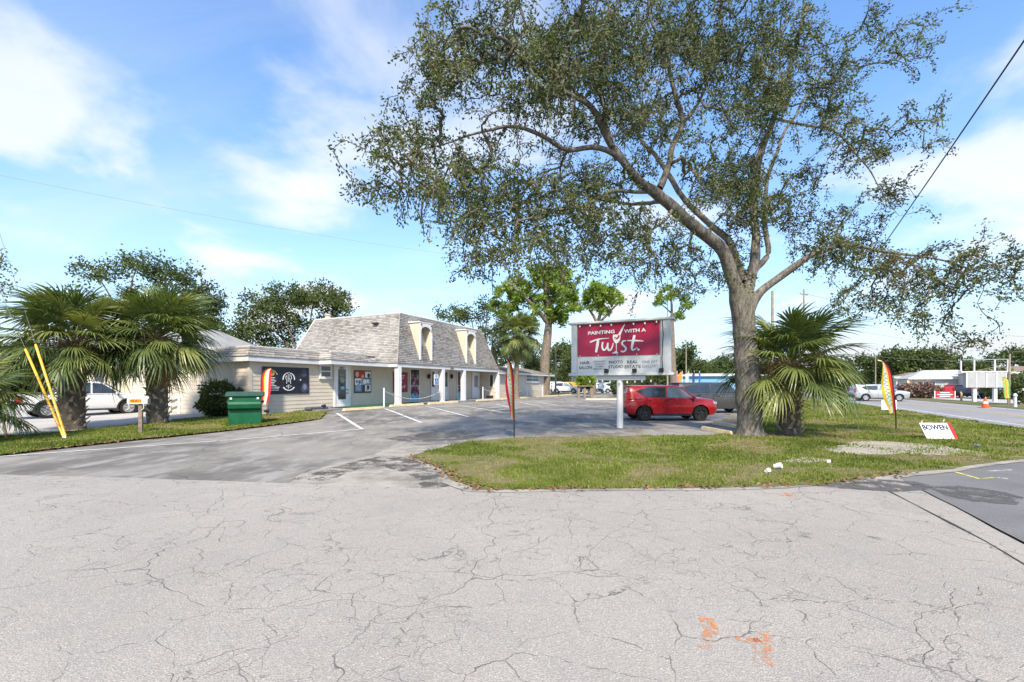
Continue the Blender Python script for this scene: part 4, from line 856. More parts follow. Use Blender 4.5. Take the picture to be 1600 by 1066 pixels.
oak_b = [(760, 75, 11, 90, 65, 1.8, 80), (690, 100, 10.7, 45, 65, 1.2, 30), (655, 140, 10.5, 38, 30, .8, 12), (850, 60, 11.5, 90, 70, 2.2, 90), (830, 150, 11.5, 105, 45, 1.8, 62), (950, 60, 12.2, 90, 80, 2.5, 100), (930, 150, 12.2, 85, 55, 2, 58), (1050, 60, 13, 80, 80, 2.5, 90), (1140, 60, 13.8, 80, 80, 2.5, 90), (1230, 70, 14.5, 75, 90, 2, 85), (1290, 110, 14.5, 50, 70, 1.5, 32), (1340, 60, 14.3, 50, 60, 1.4, 12), (1180, 160, 14.3, 75, 65, 2.2, 95),
    (650, 235, 10.4, 70, 32, 1, 34), (600, 215, 10.3, 30, 20, .7, 8), (590, 300, 10.2, 45, 22, .7, 16), (680, 290, 10.5, 65, 36, 1.2, 36), (760, 260, 11, 75, 45, 1.5, 50), (740, 335, 10.6, 60, 36, 1.2, 38), (755, 390, 10.7, 50, 24, .9, 24), (840, 320, 11.3, 80, 46, 1.6, 60), (850, 385, 11, 60, 28, 1.2, 32), (920, 300, 12, 75, 55, 1.8, 52), (930, 365, 11.8, 65, 38, 1.5, 42), (1000, 365, 12.5, 55, 45, 1.5, 32), (1000, 425, 12.3, 50, 28, 1, 14), (1060, 395, 13, 45, 40, 1.2, 18), (1095, 440, 13.5, 30, 34, 1, 10),
    (1110, 270, 13.8, 60, 55, 1.8, 55), (1165, 310, 14.7, 45, 75, 1.6, 95), (1220, 330, 14.8, 40, 45, 1.2, 32), (1130, 400, 14.8, 40, 36, 1, 20), (1020, 200, 13, 80, 55, 2, 66), (1250, 250, 15, 50, 40, 1.3, 14),
    (1300, 175, 14.3, 50, 45, 1.2, 34), (1345, 225, 14, 36, 48, 1, 28), (1400, 100, 14, 55, 55, 1, 11), (1440, 40, 14, 45, 40, 1, 7), (1420, 180, 13.9, 60, 45, .9, 10), (1390, 300, 13.8, 35, 40, .8, 12), (1460, 220, 13.6, 40, 20, .7, 5),
    (1280, 390, 14, 50, 24, .9, 26), (1340, 400, 13.7, 45, 26, .9, 30), (1400, 415, 13.4, 45, 26, .9, 34), (1460, 430, 13, 50, 26, .8, 34), (1530, 425, 12.7, 50, 18, .6, 20), (1340, 455, 13.6, 28, 28, .6, 14), (1395, 470, 13.3, 28, 28, .6, 14), (1450, 490, 13, 30, 28, .6, 15), (1498, 520, 12.9, 9, 30, .3, 6), (1280, 350, 14, 50, 30, .8, 12), (1370, 350, 13.6, 50, 30, .6, 8), (1500, 385, 12.8, 60, 16, .5, 8), (1570, 420, 12.5, 30, 24, .4, 9),
    (900, -70, 11.5, 190, 60, 2.5, 60), (1150, -70, 13.5, 190, 60, 3, 60), (1000, 90, 17, 170, 90, 1.5, 60), (900, 260, 16.5, 70, 50, 1.2, 20)]
def oak_tint(p, g): n = len(p); return np.clip(0.40 + 0.62 * clump(p[::1], 0.9, 2.0) + 0.34 * (g.random(n) - 0.5) + (g.random(n) < 0.05) * 0.4, 0, 1)
def oak_leaf(s, d, g):
    k = 10; return leaves(np.repeat(s, k, 0), np.repeat(d, k, 0), g, 0.085, 0.23, 0.30, 0.07, oak_tint)
oak = tree('oak_tree', 'huge spreading oak leaning left over the lawn beside the sign', 'tree', tuple(P(1172, 682, 14.5)), oak_l, blobs(oak_b, 3, 1.75, 5), 3, oak_leaf, m_bark, m_oakleaf, hang=3, step=0.24, tip=0.010)

# pines behind the shop
def pine_tint(p, g): return np.clip(0.45 + 0.6 * clump(p, 0.45, 5.0) + 0.35 * (g.random(len(p)) - 0.5), 0, 1)
def pine_leaf(s, d, g): return needles(s[g.random(len(s)) < 0.9] + g.normal(0, .25, (1, 3)), g, 0.62, pine_tint, 15)
d = 52
tree('pine_tree', 'broad bright green pine with a vine-clad trunk at the far end of the shop', 'tree', tuple(G(851, 624)),
     [limb_px(l) for l in ([(851, 626, d, .68), (851, 600, d, .58), (852, 560, d, .54), (856, 520, d, .46), (858, 490, d, .34), (853, 455, d, .30), (850, 420, d, .14)], [(858, 500, d, .35), (875, 480, d + 1, .25), (895, 455, d + 2, .14), (905, 430, d + 2, .08)], [(857, 505, d, .3), (835, 480, d - 1, .22), (810, 455, d - 2, .14), (790, 440, d - 2, .08)], [(853, 455, d, .2), (835, 430, d, .14), (825, 415, d, .08)], [(856, 475, d, .2), (878, 440, d - 1, .14), (880, 415, d - 1, .08)])],
     blobs([(850, 425, d, 50, 22, 3, 42), (880, 445, d, 28, 22, 3, 26), (808, 450, d, 36, 20, 3, 30), (850, 470, d, 60, 18, 3, 36), (785, 478, d, 24, 16, 2, 14), (872, 492, d, 22, 18, 2, 14), (825, 500, d, 28, 16, 2, 10), (900, 475, d, 12, 14, 2, 6)], 4, 2.0), 4, pine_leaf, m_bark2, m_pineleaf, 'pines behind the lot', step=0.6, tip=0.02)
d = 58
tree('pine_tree', 'slim pine with a bare leaning trunk seen just left of and under the sign', 'tree', tuple(G(925, 623.5)),
     [limb_px(l) for l in ([(925, 624, d, .6), (925, 590, d, .55), (926, 550, d, .45), (931, 515, d, .32), (938, 490, d, .2), (942, 462, d, .1)], [(934, 505, d, .2), (922, 485, d, .12), (915, 470, d, .06)], [(933, 508, d, .18), (955, 485, d, .12), (968, 472, d, .06)])],
     blobs([(940, 458, d, 26, 14, 2, 20), (925, 474, d, 18, 16, 2, 16), (958, 472, d, 20, 12, 2, 14), (938, 488, d, 20, 10, 2, 8)], 5, 2.0), 5, pine_leaf, m_bark2, m_pineleaf, 'pines behind the lot', step=0.6, tip=0.02)
d = 66
tree('pine_tree', 'sparse airy pine showing above the right end of the sign', 'tree', tuple(G(1052, 620.5)),
     [limb_px(l) for l in ([(1052, 621, d, .5), (1052, 590, d, .45), (1051, 530, d, .3), (1050, 490, d, .2), (1048, 450, d, .1)], [(1050, 505, d, .15), (1070, 485, d, .1), (1082, 470, d, .05)], [(1050, 490, d, .12), (1032, 475, d, .08), (1022, 468, d, .04)])],
     blobs([(1046, 458, d, 20, 12, 2, 14), (1074, 472, d, 16, 12, 2, 12), (1028, 470, d, 13, 9, 2, 8), (1060, 495, d, 12, 9, 2, 7)], 6, 1.6), 6, pine_leaf, m_bark2, m_pineleaf, 'pines behind the lot', step=0.6, tip=0.02)

# broadleaf trees behind the shop and along the horizon
def bg_tint(p, g): return np.clip(0.42 + 0.55 * clump(p, 0.35, 8.0) + 0.3 * (g.random(len(p)) - 0.5), 0, 1)
def bg_leaf(size, k):
    return lambda s, d, g: leaves(np.repeat(s, k, 0), np.repeat(d, k, 0), g, size, 0.28, 0.15, size * 1.1, bg_tint)
def mk_oak(name, label, px, pyb, d, blist, seed, size=0.28, k=20, group='oaks behind the shop'):
    z = gz((px - CX) / F * d, d); base = Vector(((px - CX) / F * d, d, z)); top = min(b[1] for b in blist); g = random.Random(seed)
    H = (HZ - top) / F * d; limbs = [[(base.x, d, z - .2, .55), (base.x + .1, d, z + H * .18, .45), (base.x + .3, d, z + H * .36, .38), (base.x + .1, d, z + H * .6, .2)]]
    for b in blist: q = P(b[0], b[1], b[2]); limbs.append([(base.x + .2, d, z + H * (.22 + .14 * g.random()), .20), (*(Vector((base.x, d, z + H * .38)).lerp(q, .5) + Vector((g.uniform(-1, 1), g.uniform(-1, 1), g.uniform(-.6, .6)))), .11), (*q, .04)])
    return tree(name, label, 'tree', tuple(base), limbs, blobs(blist, seed), seed, bg_leaf(size, k), m_bark2, m_bgleaf, group, step=0.5, tip=0.014)
mk_oak('oak_tree', 'dark dense oak rising behind the left wing roof', 470, 610, 50, [(400, 490, 50, 40, 34, 3, 60), (440, 470, 50, 42, 26, 3, 60), (490, 462, 50, 40, 22, 3, 60), (525, 478, 50, 26, 28, 3, 46), (470, 505, 51, 50, 24, 3, 46), (520, 515, 50, 24, 20, 3, 34), (380, 520, 49, 34, 20, 2, 34), (430, 530, 52, 40, 14, 2, 26)], 11)
mk_oak('oak_tree', 'wide feathery tree crown showing above the two left palms', 205, 610, 46, [(150, 425, 46, 50, 20, 2.5, 26), (215, 412, 46, 50, 18, 2.5, 34), (270, 430, 46, 45, 20, 2.5, 34), (310, 460, 46, 36, 24, 2.5, 40), (120, 470, 46, 50, 30, 2.5, 30), (240, 470, 47, 60, 34, 3, 50), (330, 490, 46, 26, 30, 2, 34), (340, 525, 45, 30, 22, 2, 30)], 12)
mk_oak('oak_tree', 'loose grey-green oak filling the gap beside the mansard roof', 770, 615, 58, [(700, 490, 58, 30, 13, 2, 24), (735, 492, 58, 26, 15, 2, 24), (765, 475, 57, 22, 20, 2, 20), (770, 520, 57, 26, 26, 2, 34), (790, 550, 56, 26, 22, 2, 26), (830, 555, 58, 26, 22, 2, 26), (760, 555, 60, 30, 20, 2, 20)], 13)
mk_oak('oak_tree', 'thin twig tip of a tree reaching in over the left edge', -90, 640, 30, [(-60, 440, 30, 60, 50, 2, 60), (0, 440, 30, 22, 40, 1, 9), (5, 395, 30, 12, 24, .6, 6), (-30, 500, 30, 40, 40, 2, 30)], 14, 0.18, 8)
# palette of far trees, copied with their own sizes and labels
proto = []
for i in range(3):
    d = 90.0; cx = CX; g = random.Random(40 + i); bl = [(cx + g.uniform(-34, 34), HZ - 18 - g.uniform(6, 44), d, g.uniform(16, 26), g.uniform(10, 16), 2.5, 26) for _ in range(7)] + [(cx, HZ - 20, d, 40, 14, 3, 26)]
    root = mk_oak('broadleaf_tree', 'x', cx, 612, d, bl, 50 + i, 0.55, 14, 'tree line along the horizon'); proto.append(root)
far = [  # px, base depth, scale, kind, label
    (880, 95, 1.0, 0, 'rounded far tree directly left of the sign'), (905, 88, 0.75, 1, 'low tree below the left edge of the sign'), (960, 100, 0.9, 2, 'tree seen under the sign, left of its post'), (1000, 92, 0.8, 0, 'tree seen under the sign, right of its post'),
    (1068, 105, 1.05, 1, 'tree above the windscreen of the red car'), (1100, 96, 0.75, 2, 'tree beyond the flags of the car yard'), (1130, 110, 0.85, 0, 'tree left of the big oak trunk on the horizon'), (1215, 110, 0.9, 1, 'tree behind the short palm beside the oak'), (1290, 120, 0.9, 2, 'tree at the right edge of the short palm'), (1345, 105, 0.85, 0, 'tree above the silver car'),
    (1385, 115, 1.0, 1, 'tree behind the tilted feather flag'), (1425, 98, 1.05, 2, 'tallest far tree right of the tilted feather flag'), (1455, 104, 1.0, 0, 'far tree behind the three utility poles'), (1490, 118, 0.85, 1, 'far tree left of the bare sign frame'), (1530, 96, 0.75, 2, 'tree seen through the bare sign frame'), (1590, 84, 0.85, 0, 'tree at the right edge behind the slanted pole'), (845, 110, 0.9, 2, 'far tree behind the end of the shop'), (1025, 120, 1.1, 1, 'taller far tree right of the sign post')]
for i, (px, d, sc, k, lab) in enumerate(far):
    x = (px - CX) / F * d; loc = (x, d, gz(x, d) - 0.1); g = random.Random(i)
    if i < 3 and proto[k].get('label') == 'x' and k == i:
        r = proto[k]; r.location = loc; r.rotation_euler = (0, 0, g.random() * 6.28); r.scale = (sc,) * 3; r['label'] = lab
    else: dup(proto[k], loc, g.random() * 6.28, lab, None, sc)

# the mass of woodland beyond them
def woods(name, label, px0, px1, d0, d1, hmin, hmax, n, seed):
    g = np.random.default_rng(seed); px = px0 + (px1 - px0) * g.random(n); d = d0 + (d1 - d0) * g.random(n); x = (px - CX) / F * d
    top = hmin + (hmax - hmin) * np.clip(0.5 + 1.1 * np.array([mnoise.fractal(Vector((a * .035, b * .05, seed)), 1, 2, 4) for a, b in zip(x, d)]), 0, 1)
    z = top * g.random(n) ** 0.6; p = np.stack([x, d, z + .2], 1); dr = g.normal(0, 1, (n, 3))
    V, Fq, T = leaves(p, dr, g, 0.95, 0.34, 0.1, 0.2, lambda q, g: np.clip(0.40 + 0.6 * clump(q, 0.16, 3.0) + 0.3 * (g.random(len(q)) - .5), 0, 1))
    return tag(npmesh(name, V, Fq, m_bgleaf, None, T), label, 'woodland', kind='stuff')
woods('far_woodland', 'continuous line of green woodland along the horizon behind the roads', 700, 1900, 125, 165, 2.5, 7.2, 42000, 4)
woods('left_woodland', 'green woodland behind the driveway on the left', -300, 480, 75, 95, 4, 9, 20000, 5)
# ------------------------------------------------------------------ palms
def mat_frond():
    n = NT('palm_frond'); oi = n.N.new('ShaderNodeObjectInfo'); r = n.N.new('ShaderNodeValToRGB'); n.L.new(oi.outputs['Random'], r.inputs[0]); e = r.color_ramp.elements
    e[0].color = (0.075, 0.115, 0.032, 1); e[1].color = (0.30, 0.32, 0.09, 1); m = e.new(0.5); m.color = (0.13, 0.18, 0.05, 1)
    k = n.mix(n.ramp(n.noise(14, 4), 0.35, 0.7, 0, 0.45), r.outputs[0], (0.19, 0.21, 0.07)); n.done(k, 0.38, 0.5)
    t = n.N.new('ShaderNodeBsdfTranslucent'); n.set(t, 0, n.mix(1.0, k, (1, 1, 0.5), 'MULTIPLY')); ms = n.N.new('ShaderNodeMixShader'); ms.inputs[0].default_value = 0.3
    n.L.new(n.b.outputs[0], ms.inputs[1]); n.L.new(t.outputs[0], ms.inputs[2]); n.L.new(ms.outputs[0], n.N['Material Output'].inputs[0]); return n.mat
m_frond = mat_frond(); m_dryfrond = M('dry_frond', (0.27, 0.19, 0.09), 0.35, 8, 0.8, 0.2); m_boot = M('palm_boots', (0.42, 0.35, 0.27), 0.45, 6, 0.95, 0.1, bump=0.6, bscale=30)
m_seed = M('brown_seed_stalks', (0.22, 0.135, 0.07), 0.4, 6, 0.9, 0.1); m_palmtrunk = M('palm_trunk', (0.20, 0.155, 0.115), 0.3, 5, 0.95, 0.1, bump=0.7, bscale=18)
def frond_mesh(seed, lp=1.0, lb=1.05, droop=0.45, nseg=38):
    g = random.Random(seed); V = []; Fq = []
    pet = [Vector((lp * u, 0, -0.16 * lp * u * u)) for u in (0, .25, .5, .75, 1)]
    for i, p in enumerate(pet):
        w = 0.028 - 0.014 * i / 4; V += [p + Vector((0, w, .012)), p + Vector((0, -w, .012)), p + Vector((0, 0, -.02))]
    for i in range(4):
        for a, b in ((0, 1), (1, 2), (2, 0)): Fq.append((i * 3 + a, i * 3 + b, (i + 1) * 3 + b, (i + 1) * 3 + a))
    end = pet[-1]; tdir = Vector((1, 0, -0.34)).normalized()
    for k in range(nseg):
        th = math.radians(-128 + 256 * (k + .5) / nseg + g.uniform(-2, 2)); c, s = math.cos(th), math.sin(th)
        root = end + tdir * (0.34 * lb * max(0, c) ** 1.5); L = lb * (0.72 + 0.30 * max(c, 0)) * g.uniform(.9, 1.08); dr = droop * g.uniform(.6, 1.4); fold = 0.30
        wmax = 0.026 * lb * 1.25; dirv = Vector((c, s, 0)); side = Vector((-s, c, 0)); o = len(V)
        for u, w in ((0.0, .35), (.3, .9), (.58, .8), (.82, .42), (1.0, .04)):
            q = root + dirv * (L * u * (1 - .22 * dr * u * u)); q.z += -0.34 * L * u * max(c, 0) * .9 + fold * abs(s) * L * u * (1 - u * .8) - dr * L * u ** 2.6
            tw = side * (wmax * w); V += [q + tw, q - tw + Vector((0, 0, (-1) ** k * .010 * w))]
        Fq += [(o + 2 * i, o + 2 * i + 1, o + 2 * i + 3, o + 2 * i + 2) for i in range(4)]
    me = bpy.data.meshes.new('frond'); me.from_pydata(V, [], Fq); me.update(); return me
FR = [frond_mesh(1, 1.0, .95, .30), frond_mesh(2, 1.05, .95, .45), frond_mesh(3, .9, 1.0, .6), frond_mesh(4, 1.1, .9, .42)]
for me in FR: me.materials.append(m_frond)
FD = [frond_mesh(7, .9, 1.0, 1.0, 30), frond_mesh(8, .9, .95, 1.2, 26)]
for me in FD: me.materials.append(m_dryfrond)
def palm(label, base, hub_z, r_trunk, n, size, seed, boots=True, emin=-26, emax=85, seeds=3, dry=2, slim=False, lean=(0, 0), group='cabbage palms'):
    root = thing('palm_tree', label, 'palm tree', base, 0, group); g = random.Random(seed); h = hub_z - base[2]
    k = 9; path = [(lean[0] * (i / k) ** 2, lean[1] * (i / k) ** 2, -.1 + (h + .1) * i / k) for i in range(k + 1)]
    rad = [r_trunk * (1.12 - .2 * math.sin(math.pi * i / k) * (.6 if slim else .2)) for i in range(k + 1)]
    if slim: rad = [r_trunk * (1.55 if i == 0 else 1.15 if i == 1 else .95 - .012 * i) for i in range(k + 1)]
    tubes_mesh([(np.array(curve(path, 4)), np.interp(np.linspace(0, k, len(curve(path, 4))), range(k + 1), rad))], 'trunk', m_palmtrunk if slim else M('booted_trunk', (.14, .11, .08), .3, 8, .95), root)  # booted trunks get a darker colour so the boots stand out
    if boots:
        b = MB(); m = int(h / .034)
        for i in range(m):
            a = i * 2.399963; z = .03 + (h - .25) * i / m; rr = r_trunk * 1.0; L = g.uniform(.20, .32); w = g.uniform(.04, .06); up = g.uniform(.55, .9)
            c = Vector((math.cos(a), math.sin(a), 0)); sdv = Vector((-c.y, c.x, 0)); sk = sdv * g.choice((-1, 1)) * .11
            p0 = c * (rr * .9) + Vector((0, 0, z)); p1 = c * (rr + .07 + .07 * g.random()) + sk + Vector((0, 0, z + L * up))
            b.hull8([p0 + sdv * w * 1.3 - c * .02, p0 - sdv * w * 1.3 - c * .02, p0 - sdv * w * 1.3 + c * .03, p0 + sdv * w * 1.3 + c * .03], [p1 + sdv * w * .6 - c * .018, p1 - sdv * w * .6 - c * .018, p1 - sdv * w * .6 + c * .02, p1 + sdv * w * .6 + c * .02])
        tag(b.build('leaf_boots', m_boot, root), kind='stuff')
    hub = Vector((lean[0], lean[1], h))
    for i in range(n):
        u = (i + .5) / n; el = emax - (emax - emin) * u ** 0.85 + g.uniform(-7, 7); az = i * 2.399963 + g.uniform(-.25, .25)
        o = bpy.data.objects.new('frond', FR[g.randrange(4)]); COL.objects.link(o); o.parent = root; sc = size * g.uniform(.85, 1.12) * (1 if u > .12 else .85)
        o.location = hub + Vector((math.cos(az), math.sin(az), 0)) * r_trunk * .5 + Vector((0, 0, .25 - .6 * u)) * min(1, h / 3); o.rotation_euler = (g.uniform(-.35, .35), math.radians(-el), az); o.scale = (sc,) * 3
    for i in range(dry):
        az = g.random() * 6.28; o = bpy.data.objects.new('dry_frond', FD[i % 2]); COL.objects.link(o); o.parent = root
        o.location = hub + Vector((0, 0, -.35)); o.rotation_euler = (g.uniform(-.3, .3), math.radians(g.uniform(55, 75)), az); o.scale = (size * .85,) * 3
    for i in range(seeds):
        az = g.uniform(3.4, 6.0); c = hub + Vector((math.cos(az) * .75, math.sin(az) * .75, g.uniform(-.45, .1))) * size; b = []
        gg = np.random.default_rng(seed * 7 + i); m = 420; d = gg.normal(0, 1, (m, 3)); d[:, 2] -= .5; d /= np.linalg.norm(d, axis=1, keepdims=True)
        p = np.array(c) + gg.normal(0, .17 * size, (m, 3)) * [1.2, 1.2, 1]; e = p + d * .16; sd = gg.normal(0, .006, (m, 3)); V = np.stack([p - sd, p + sd, e], 1).reshape(-1, 3)
        tag(npmesh('seed_cluster', V, np.arange(m * 3).reshape(-1, 3), m_seed, root), kind='stuff')
    return root
palm('stout palm with yellowish lower fronds and a thick booted trunk, behind the yellow guy guards', tuple(G(113, 671)), 3.25, .34, 78, 1.0, 1, dry=2, seeds=4)
palm('stout palm between the mailbox and the green bin, its crown touching the roof', tuple(G(246, 662.5)), 3.6, .33, 84, 1.1, 2, dry=3, seeds=3)
palm('dark low palm cut off by the left edge of the picture', (-15.6, 12.9, 0), 1.2, .3, 34, .8, 3, dry=1, seeds=0)
palm('slender tall palm standing in front of the shop wing', tuple(st(37.7, 17.6, .3)), 6.35, .24, 90, 1.12, 4, boots=False, emin=-72, dry=5, seeds=1, slim=True, lean=(.15, .1))
palm('short bushy palm beside the big oak trunk', (8.98, 14.75, 0), 2.35, .30, 62, .95, 5, dry=1, seeds=6, emin=-24)

# ------------------------------------------------------------------ shrubs
def bush(name, label, base, r, h, n, seed, mat=m_bgleaf, size=.09, group=None):
    root = thing(name, label, 'shrub', base, 0, group); g = np.random.default_rng(seed); v = g.normal(0, 1, (n, 3)); v /= np.linalg.norm(v, axis=1, keepdims=True); v *= (.55 + .45 * g.random(n) ** .5)[:, None]
    p = v * [r, r, h / 2] + [0, 0, h / 2]; lump = np.array([mnoise.fractal(Vector(q) * 1.8, 1, 2, 3) for q in p]); p *= (1 + .35 * lump)[:, None]; p[:, 2] = np.abs(p[:, 2])
    V, Fq, T = leaves(p, v, g, size, .28, 0, .02, lambda q, g: np.clip(.45 + .7 * lump + .3 * (g.random(len(q)) - .5), 0, 1)); tag(npmesh('foliage', V, Fq, mat, root, T), kind='stuff')
    b = MB()
    for i in range(7): a = i * .9; b.tube([(0, 0, -.05), (math.cos(a) * r * .3, math.sin(a) * r * .3, h * .45), (math.cos(a) * r * .65, math.sin(a) * r * .65, h * .85)], [.03, .02, .008], 5)
    tag(b.build('stems', m_bark2, root), kind='stuff'); return root
bush('shrub', 'leafy shrub against the end wall, left of the green bin', tuple(G(344, 652)), .85, 1.55, 5200, 1, size=.13)
bush('shrub', 'dark clipped shrub seen right of the sign post', tuple(G(972, 620)), 1.3, 2.6, 2600, 2, size=.26)
bush('shrub', 'bright green round bush on the wooden stand left of the pine trunk', (*G(915, 620.5)[:2], 1.2), .95, 1.6, 1800, 3, m_pineleaf, .24)
bush('shrub', 'reddish dry brush pile across the road, right of the tilted flag', tuple(G(1433, 622)), 2.0, 1.7, 2600, 4, mat_tint('dry_brush', [(.10, .06, .05), (.19, .12, .10), (.26, .19, .14)], .9), .3)
bush('shrub', 'dark shrub at the right edge beyond the road', tuple(G(1606, 632)), 1.1, 2.5, 2400, 5, size=.2)
bush('shrub', 'rounded shrub behind the bare sign frame legs', tuple(G(1562, 624)), 1.6, 3.3, 2600, 6, size=.28)
# ------------------------------------------------------------------ vehicles
def paint(name, c, metal=0.0, rough=0.28, coat=0.8): return M(name, c, 0.03, 2, rough, 0.5, metal, coat)
m_tyre = M('tyre_rubber', (0.022, 0.022, 0.022), 0.3, 20, 0.85, 0.2); m_cglass = M('car_glass', (0.03, 0.034, 0.036), 0.3, 1.5, 0.04, 0.9); m_cglass2 = M('clear_car_glass', (0.20, 0.24, 0.24), 0.4, 1.8, 0.05, 0.9)
m_clad = M('dark_cladding', (0.03, 0.03, 0.032), 0.15, 8, 0.6, 0.3); m_tail = M('red_lamp', (0.45, 0.012, 0.015), 0.1, 5, 0.15, 0.6); m_lamp = M('clear_lamp', (0.65, 0.67, 0.70), 0.1, 5, 0.1, 0.8); m_chrome = M('chrome', (0.65, 0.65, 0.66), 0.05, 5, 0.15, 0.6, 0.9)
m_alloy = M('silver_alloy', (0.50, 0.50, 0.51), 0.1, 8, 0.35, 0.5, 0.6); m_blackalloy = M('black_alloy', (0.03, 0.03, 0.032), 0.1, 8, 0.3, 0.6); m_plate = M('licence_plate', (0.6, 0.6, 0.58))
def ring_lower(x, zb, zt, w): return [(x, y, z) for y, z in ((0, zb), (.80 * w, zb), (.95 * w, zb + .07), (.99 * w, zb + .22), (w, (zb + zt) / 2 + .05), (.985 * w, zt - .16), (.95 * w, zt - .05), (.86 * w, zt), (0, zt + .03))]
def ring_cab(x, zb, zt, wb, wt):
    h = max(zt - zb, .01); r = min(.07, h * .3)
    return [(x, 0, zb - .02), (x, wb * .8, zb - .02), (x, wb, zb), (x, wb + (wt - wb) * .5, zb + h * .5), (x, wt + (wb - wt) * .08, zt - r), (x, wt * .95, zt - r * .25), (x, wt * .82, zt), (x, 0, zt + .015)]
def loft(rings):
    mb = MB(); vs = []; full = []
    for r in rings: full.append(list(r) + [(p[0], -p[1], p[2]) for p in r[-2:0:-1]])
    n = len(full[0])
    for r in full: vs += r
    fs = [(i * n + j, i * n + (j + 1) % n, (i + 1) * n + (j + 1) % n, (i + 1) * n + j) for i in range(len(full) - 1) for j in range(n)]
    fs += [tuple(range(n - 1, -1, -1)), tuple(range((len(full) - 1) * n, len(full) * n))]; mb.add(vs, fs); return mb
def interp(tab, x, k):
    if x <= tab[0][0]: return tab[0][k]
    for a, b in zip(tab, tab[1:]):
        if x <= b[0]: u = (x - a[0]) / (b[0] - a[0]); return a[k] + (b[k] - a[k]) * u
    return tab[-1][k]
def refine(tab, step=.14):
    xs = []
    for a, b in zip(tab, tab[1:]):
        n = max(1, int((b[0] - a[0]) / step)); xs += [a[0] + (b[0] - a[0]) * i / n for i in range(n)]
    xs.append(tab[-1][0]); return [[x] + [interp(tab, x, k) for k in range(1, len(tab[0]))] for x in xs]
def car(name, label, cat, loc, rz, sp, group=None):
    root = thing(name, label, cat, loc, rz, group); body = loft([ring_lower(*r) for r in refine(sp['low'])]).build('tmp_body', sp['paint'], None, True, sharp=40)
    cut = MB(); R = sp['R']; W = sp['W']
    for x in sp['axles']:
        for s in (-1, 1): cut.lathe([(R + .065, -.32), (R + .065, .32)], 24, (x, s * (W - .10), R + .01), 'y')
    co = cut.build('tmp_cut', None); md = body.modifiers.new('b', 'BOOLEAN'); md.object = co; md.operation = 'DIFFERENCE'; md.solver = 'EXACT'
    dg = bpy.context.evaluated_depsgraph_get(); me = bpy.data.meshes.new_from_object(body.evaluated_get(dg)); me.name = 'body'
    bpy.data.objects.remove(body); bpy.data.objects.remove(co); me.materials.clear(); o = link('body', me, sp['paint'], root)
    cab = loft([ring_cab(*r) for r in refine(sp['cab'])]).build('cabin', sp['paint'], root, True, sharp=40)
    def side_y(x, z): zb, zt, wb, wt = (interp(sp['cab'], x, k) for k in (1, 2, 3, 4)); u = min(1, max(0, (z - sp['belt']) / max(.05, sp['roof'] - sp['belt']))); return sp['wb'] + (sp['wt'] - sp['wb']) * u
    for nm, pts, mat in sp['side']:
        for s in (-1, 1):
            m = MB(); m.prism(pts, 1, lambda a, b, c: (a, s * (side_y(a, b) + (.016 if c else -.01)), b)); m.build(nm, mat, cab)
    for nm, quad, mat in sp['end']:
        a, b, wa, wb_ = quad; d = Vector((b[0] - a[0], 0, b[1] - a[1])); n = Vector((d.z, 0, -d.x)).normalized(); n = n if n.x * a[0] > 0 else -n
        A = Vector((a[0], 0, a[1])); B = Vector((b[0], 0, b[1])); y = Vector((0, 1, 0)); m = MB(); m.hull8([A + y * wa - n * .02, A - y * wa - n * .02, B - y * wb_ - n * .02, B + y * wb_ - n * .02], [A + y * wa + n * .018, A - y * wa + n * .018, B - y * wb_ + n * .018, B + y * wb_ + n * .018]); m.build(nm, mat, cab)
    for nm, bx_, mat in sp['boxes']:
        for s in ((-1, 1) if bx_[2] > 0.001 or bx_[3] < -0.001 else (1,)):
            y0, y1 = sorted((s * bx_[2], s * bx_[3])); MB().box(bx_[0], bx_[1], y0, y1, bx_[4], bx_[5]).build(nm, mat, root, bevel=.015)
    for x in sp['axles']:
        for s in (-1, 1):
            y = s * (W - .115); t = MB(); t.lathe([(R * .66, -.10), (R * .93, -.11), (R, -.07), (R, .07), (R * .93, .11), (R * .66, .10)], 28, (x, y, R), 'y', 0, False); wo = t.build('tyre', m_tyre, root, True)
            r = MB(); r.lathe([(R * .66, -.06 * s), (R * .66, .085 * s), (R * .60, .09 * s), (R * .58, .03 * s), (.02, .02 * s)], 24, (x, y, R), 'y')
            for k in range(sp.get('spokes', 5)):
                a = 2 * math.pi * k / sp.get('spokes', 5) + .3; c, sn = math.cos(a), math.sin(a); pn = (-sn, c)
                def q(rr, w, h): return (x + c * rr + pn[0] * w, y + h * s, R + sn * rr + pn[1] * w)
                r.hull8([q(.03, .045, .03), q(.03, -.045, .03), q(R * .62, -.03, .05), q(R * .62, .03, .05)], [q(.03, .03, .085), q(.03, -.03, .085), q(R * .62, -.02, .088), q(R * .62, .02, .088)])
            r.build('rim', sp['alloy'], wo, True)
            if sp.get('arch'):
                a = MB(); n = 16; ro = R + .115; ri = R + .055; yy = s * (W + .012); pts = []
                for k in range(n + 1): th = math.radians(-8 + 196 * k / n); pts.append((th,))
                vs = []
                for (th,) in pts:
                    for rr, yv in ((ri, yy - s * .06), (ri, yy), (ro, yy), (ro, yy - s * .06)): vs.append((x + rr * math.cos(th), yv, R + .01 + rr * math.sin(th)))
                a.add(vs, [(4 * i + j, 4 * i + (j + 1) % 4, 4 * i + 4 + (j + 1) % 4, 4 * i + 4 + j) for i in range(n) for j in range(4)]); a.build('wheel_arch', sp['arch'], root)
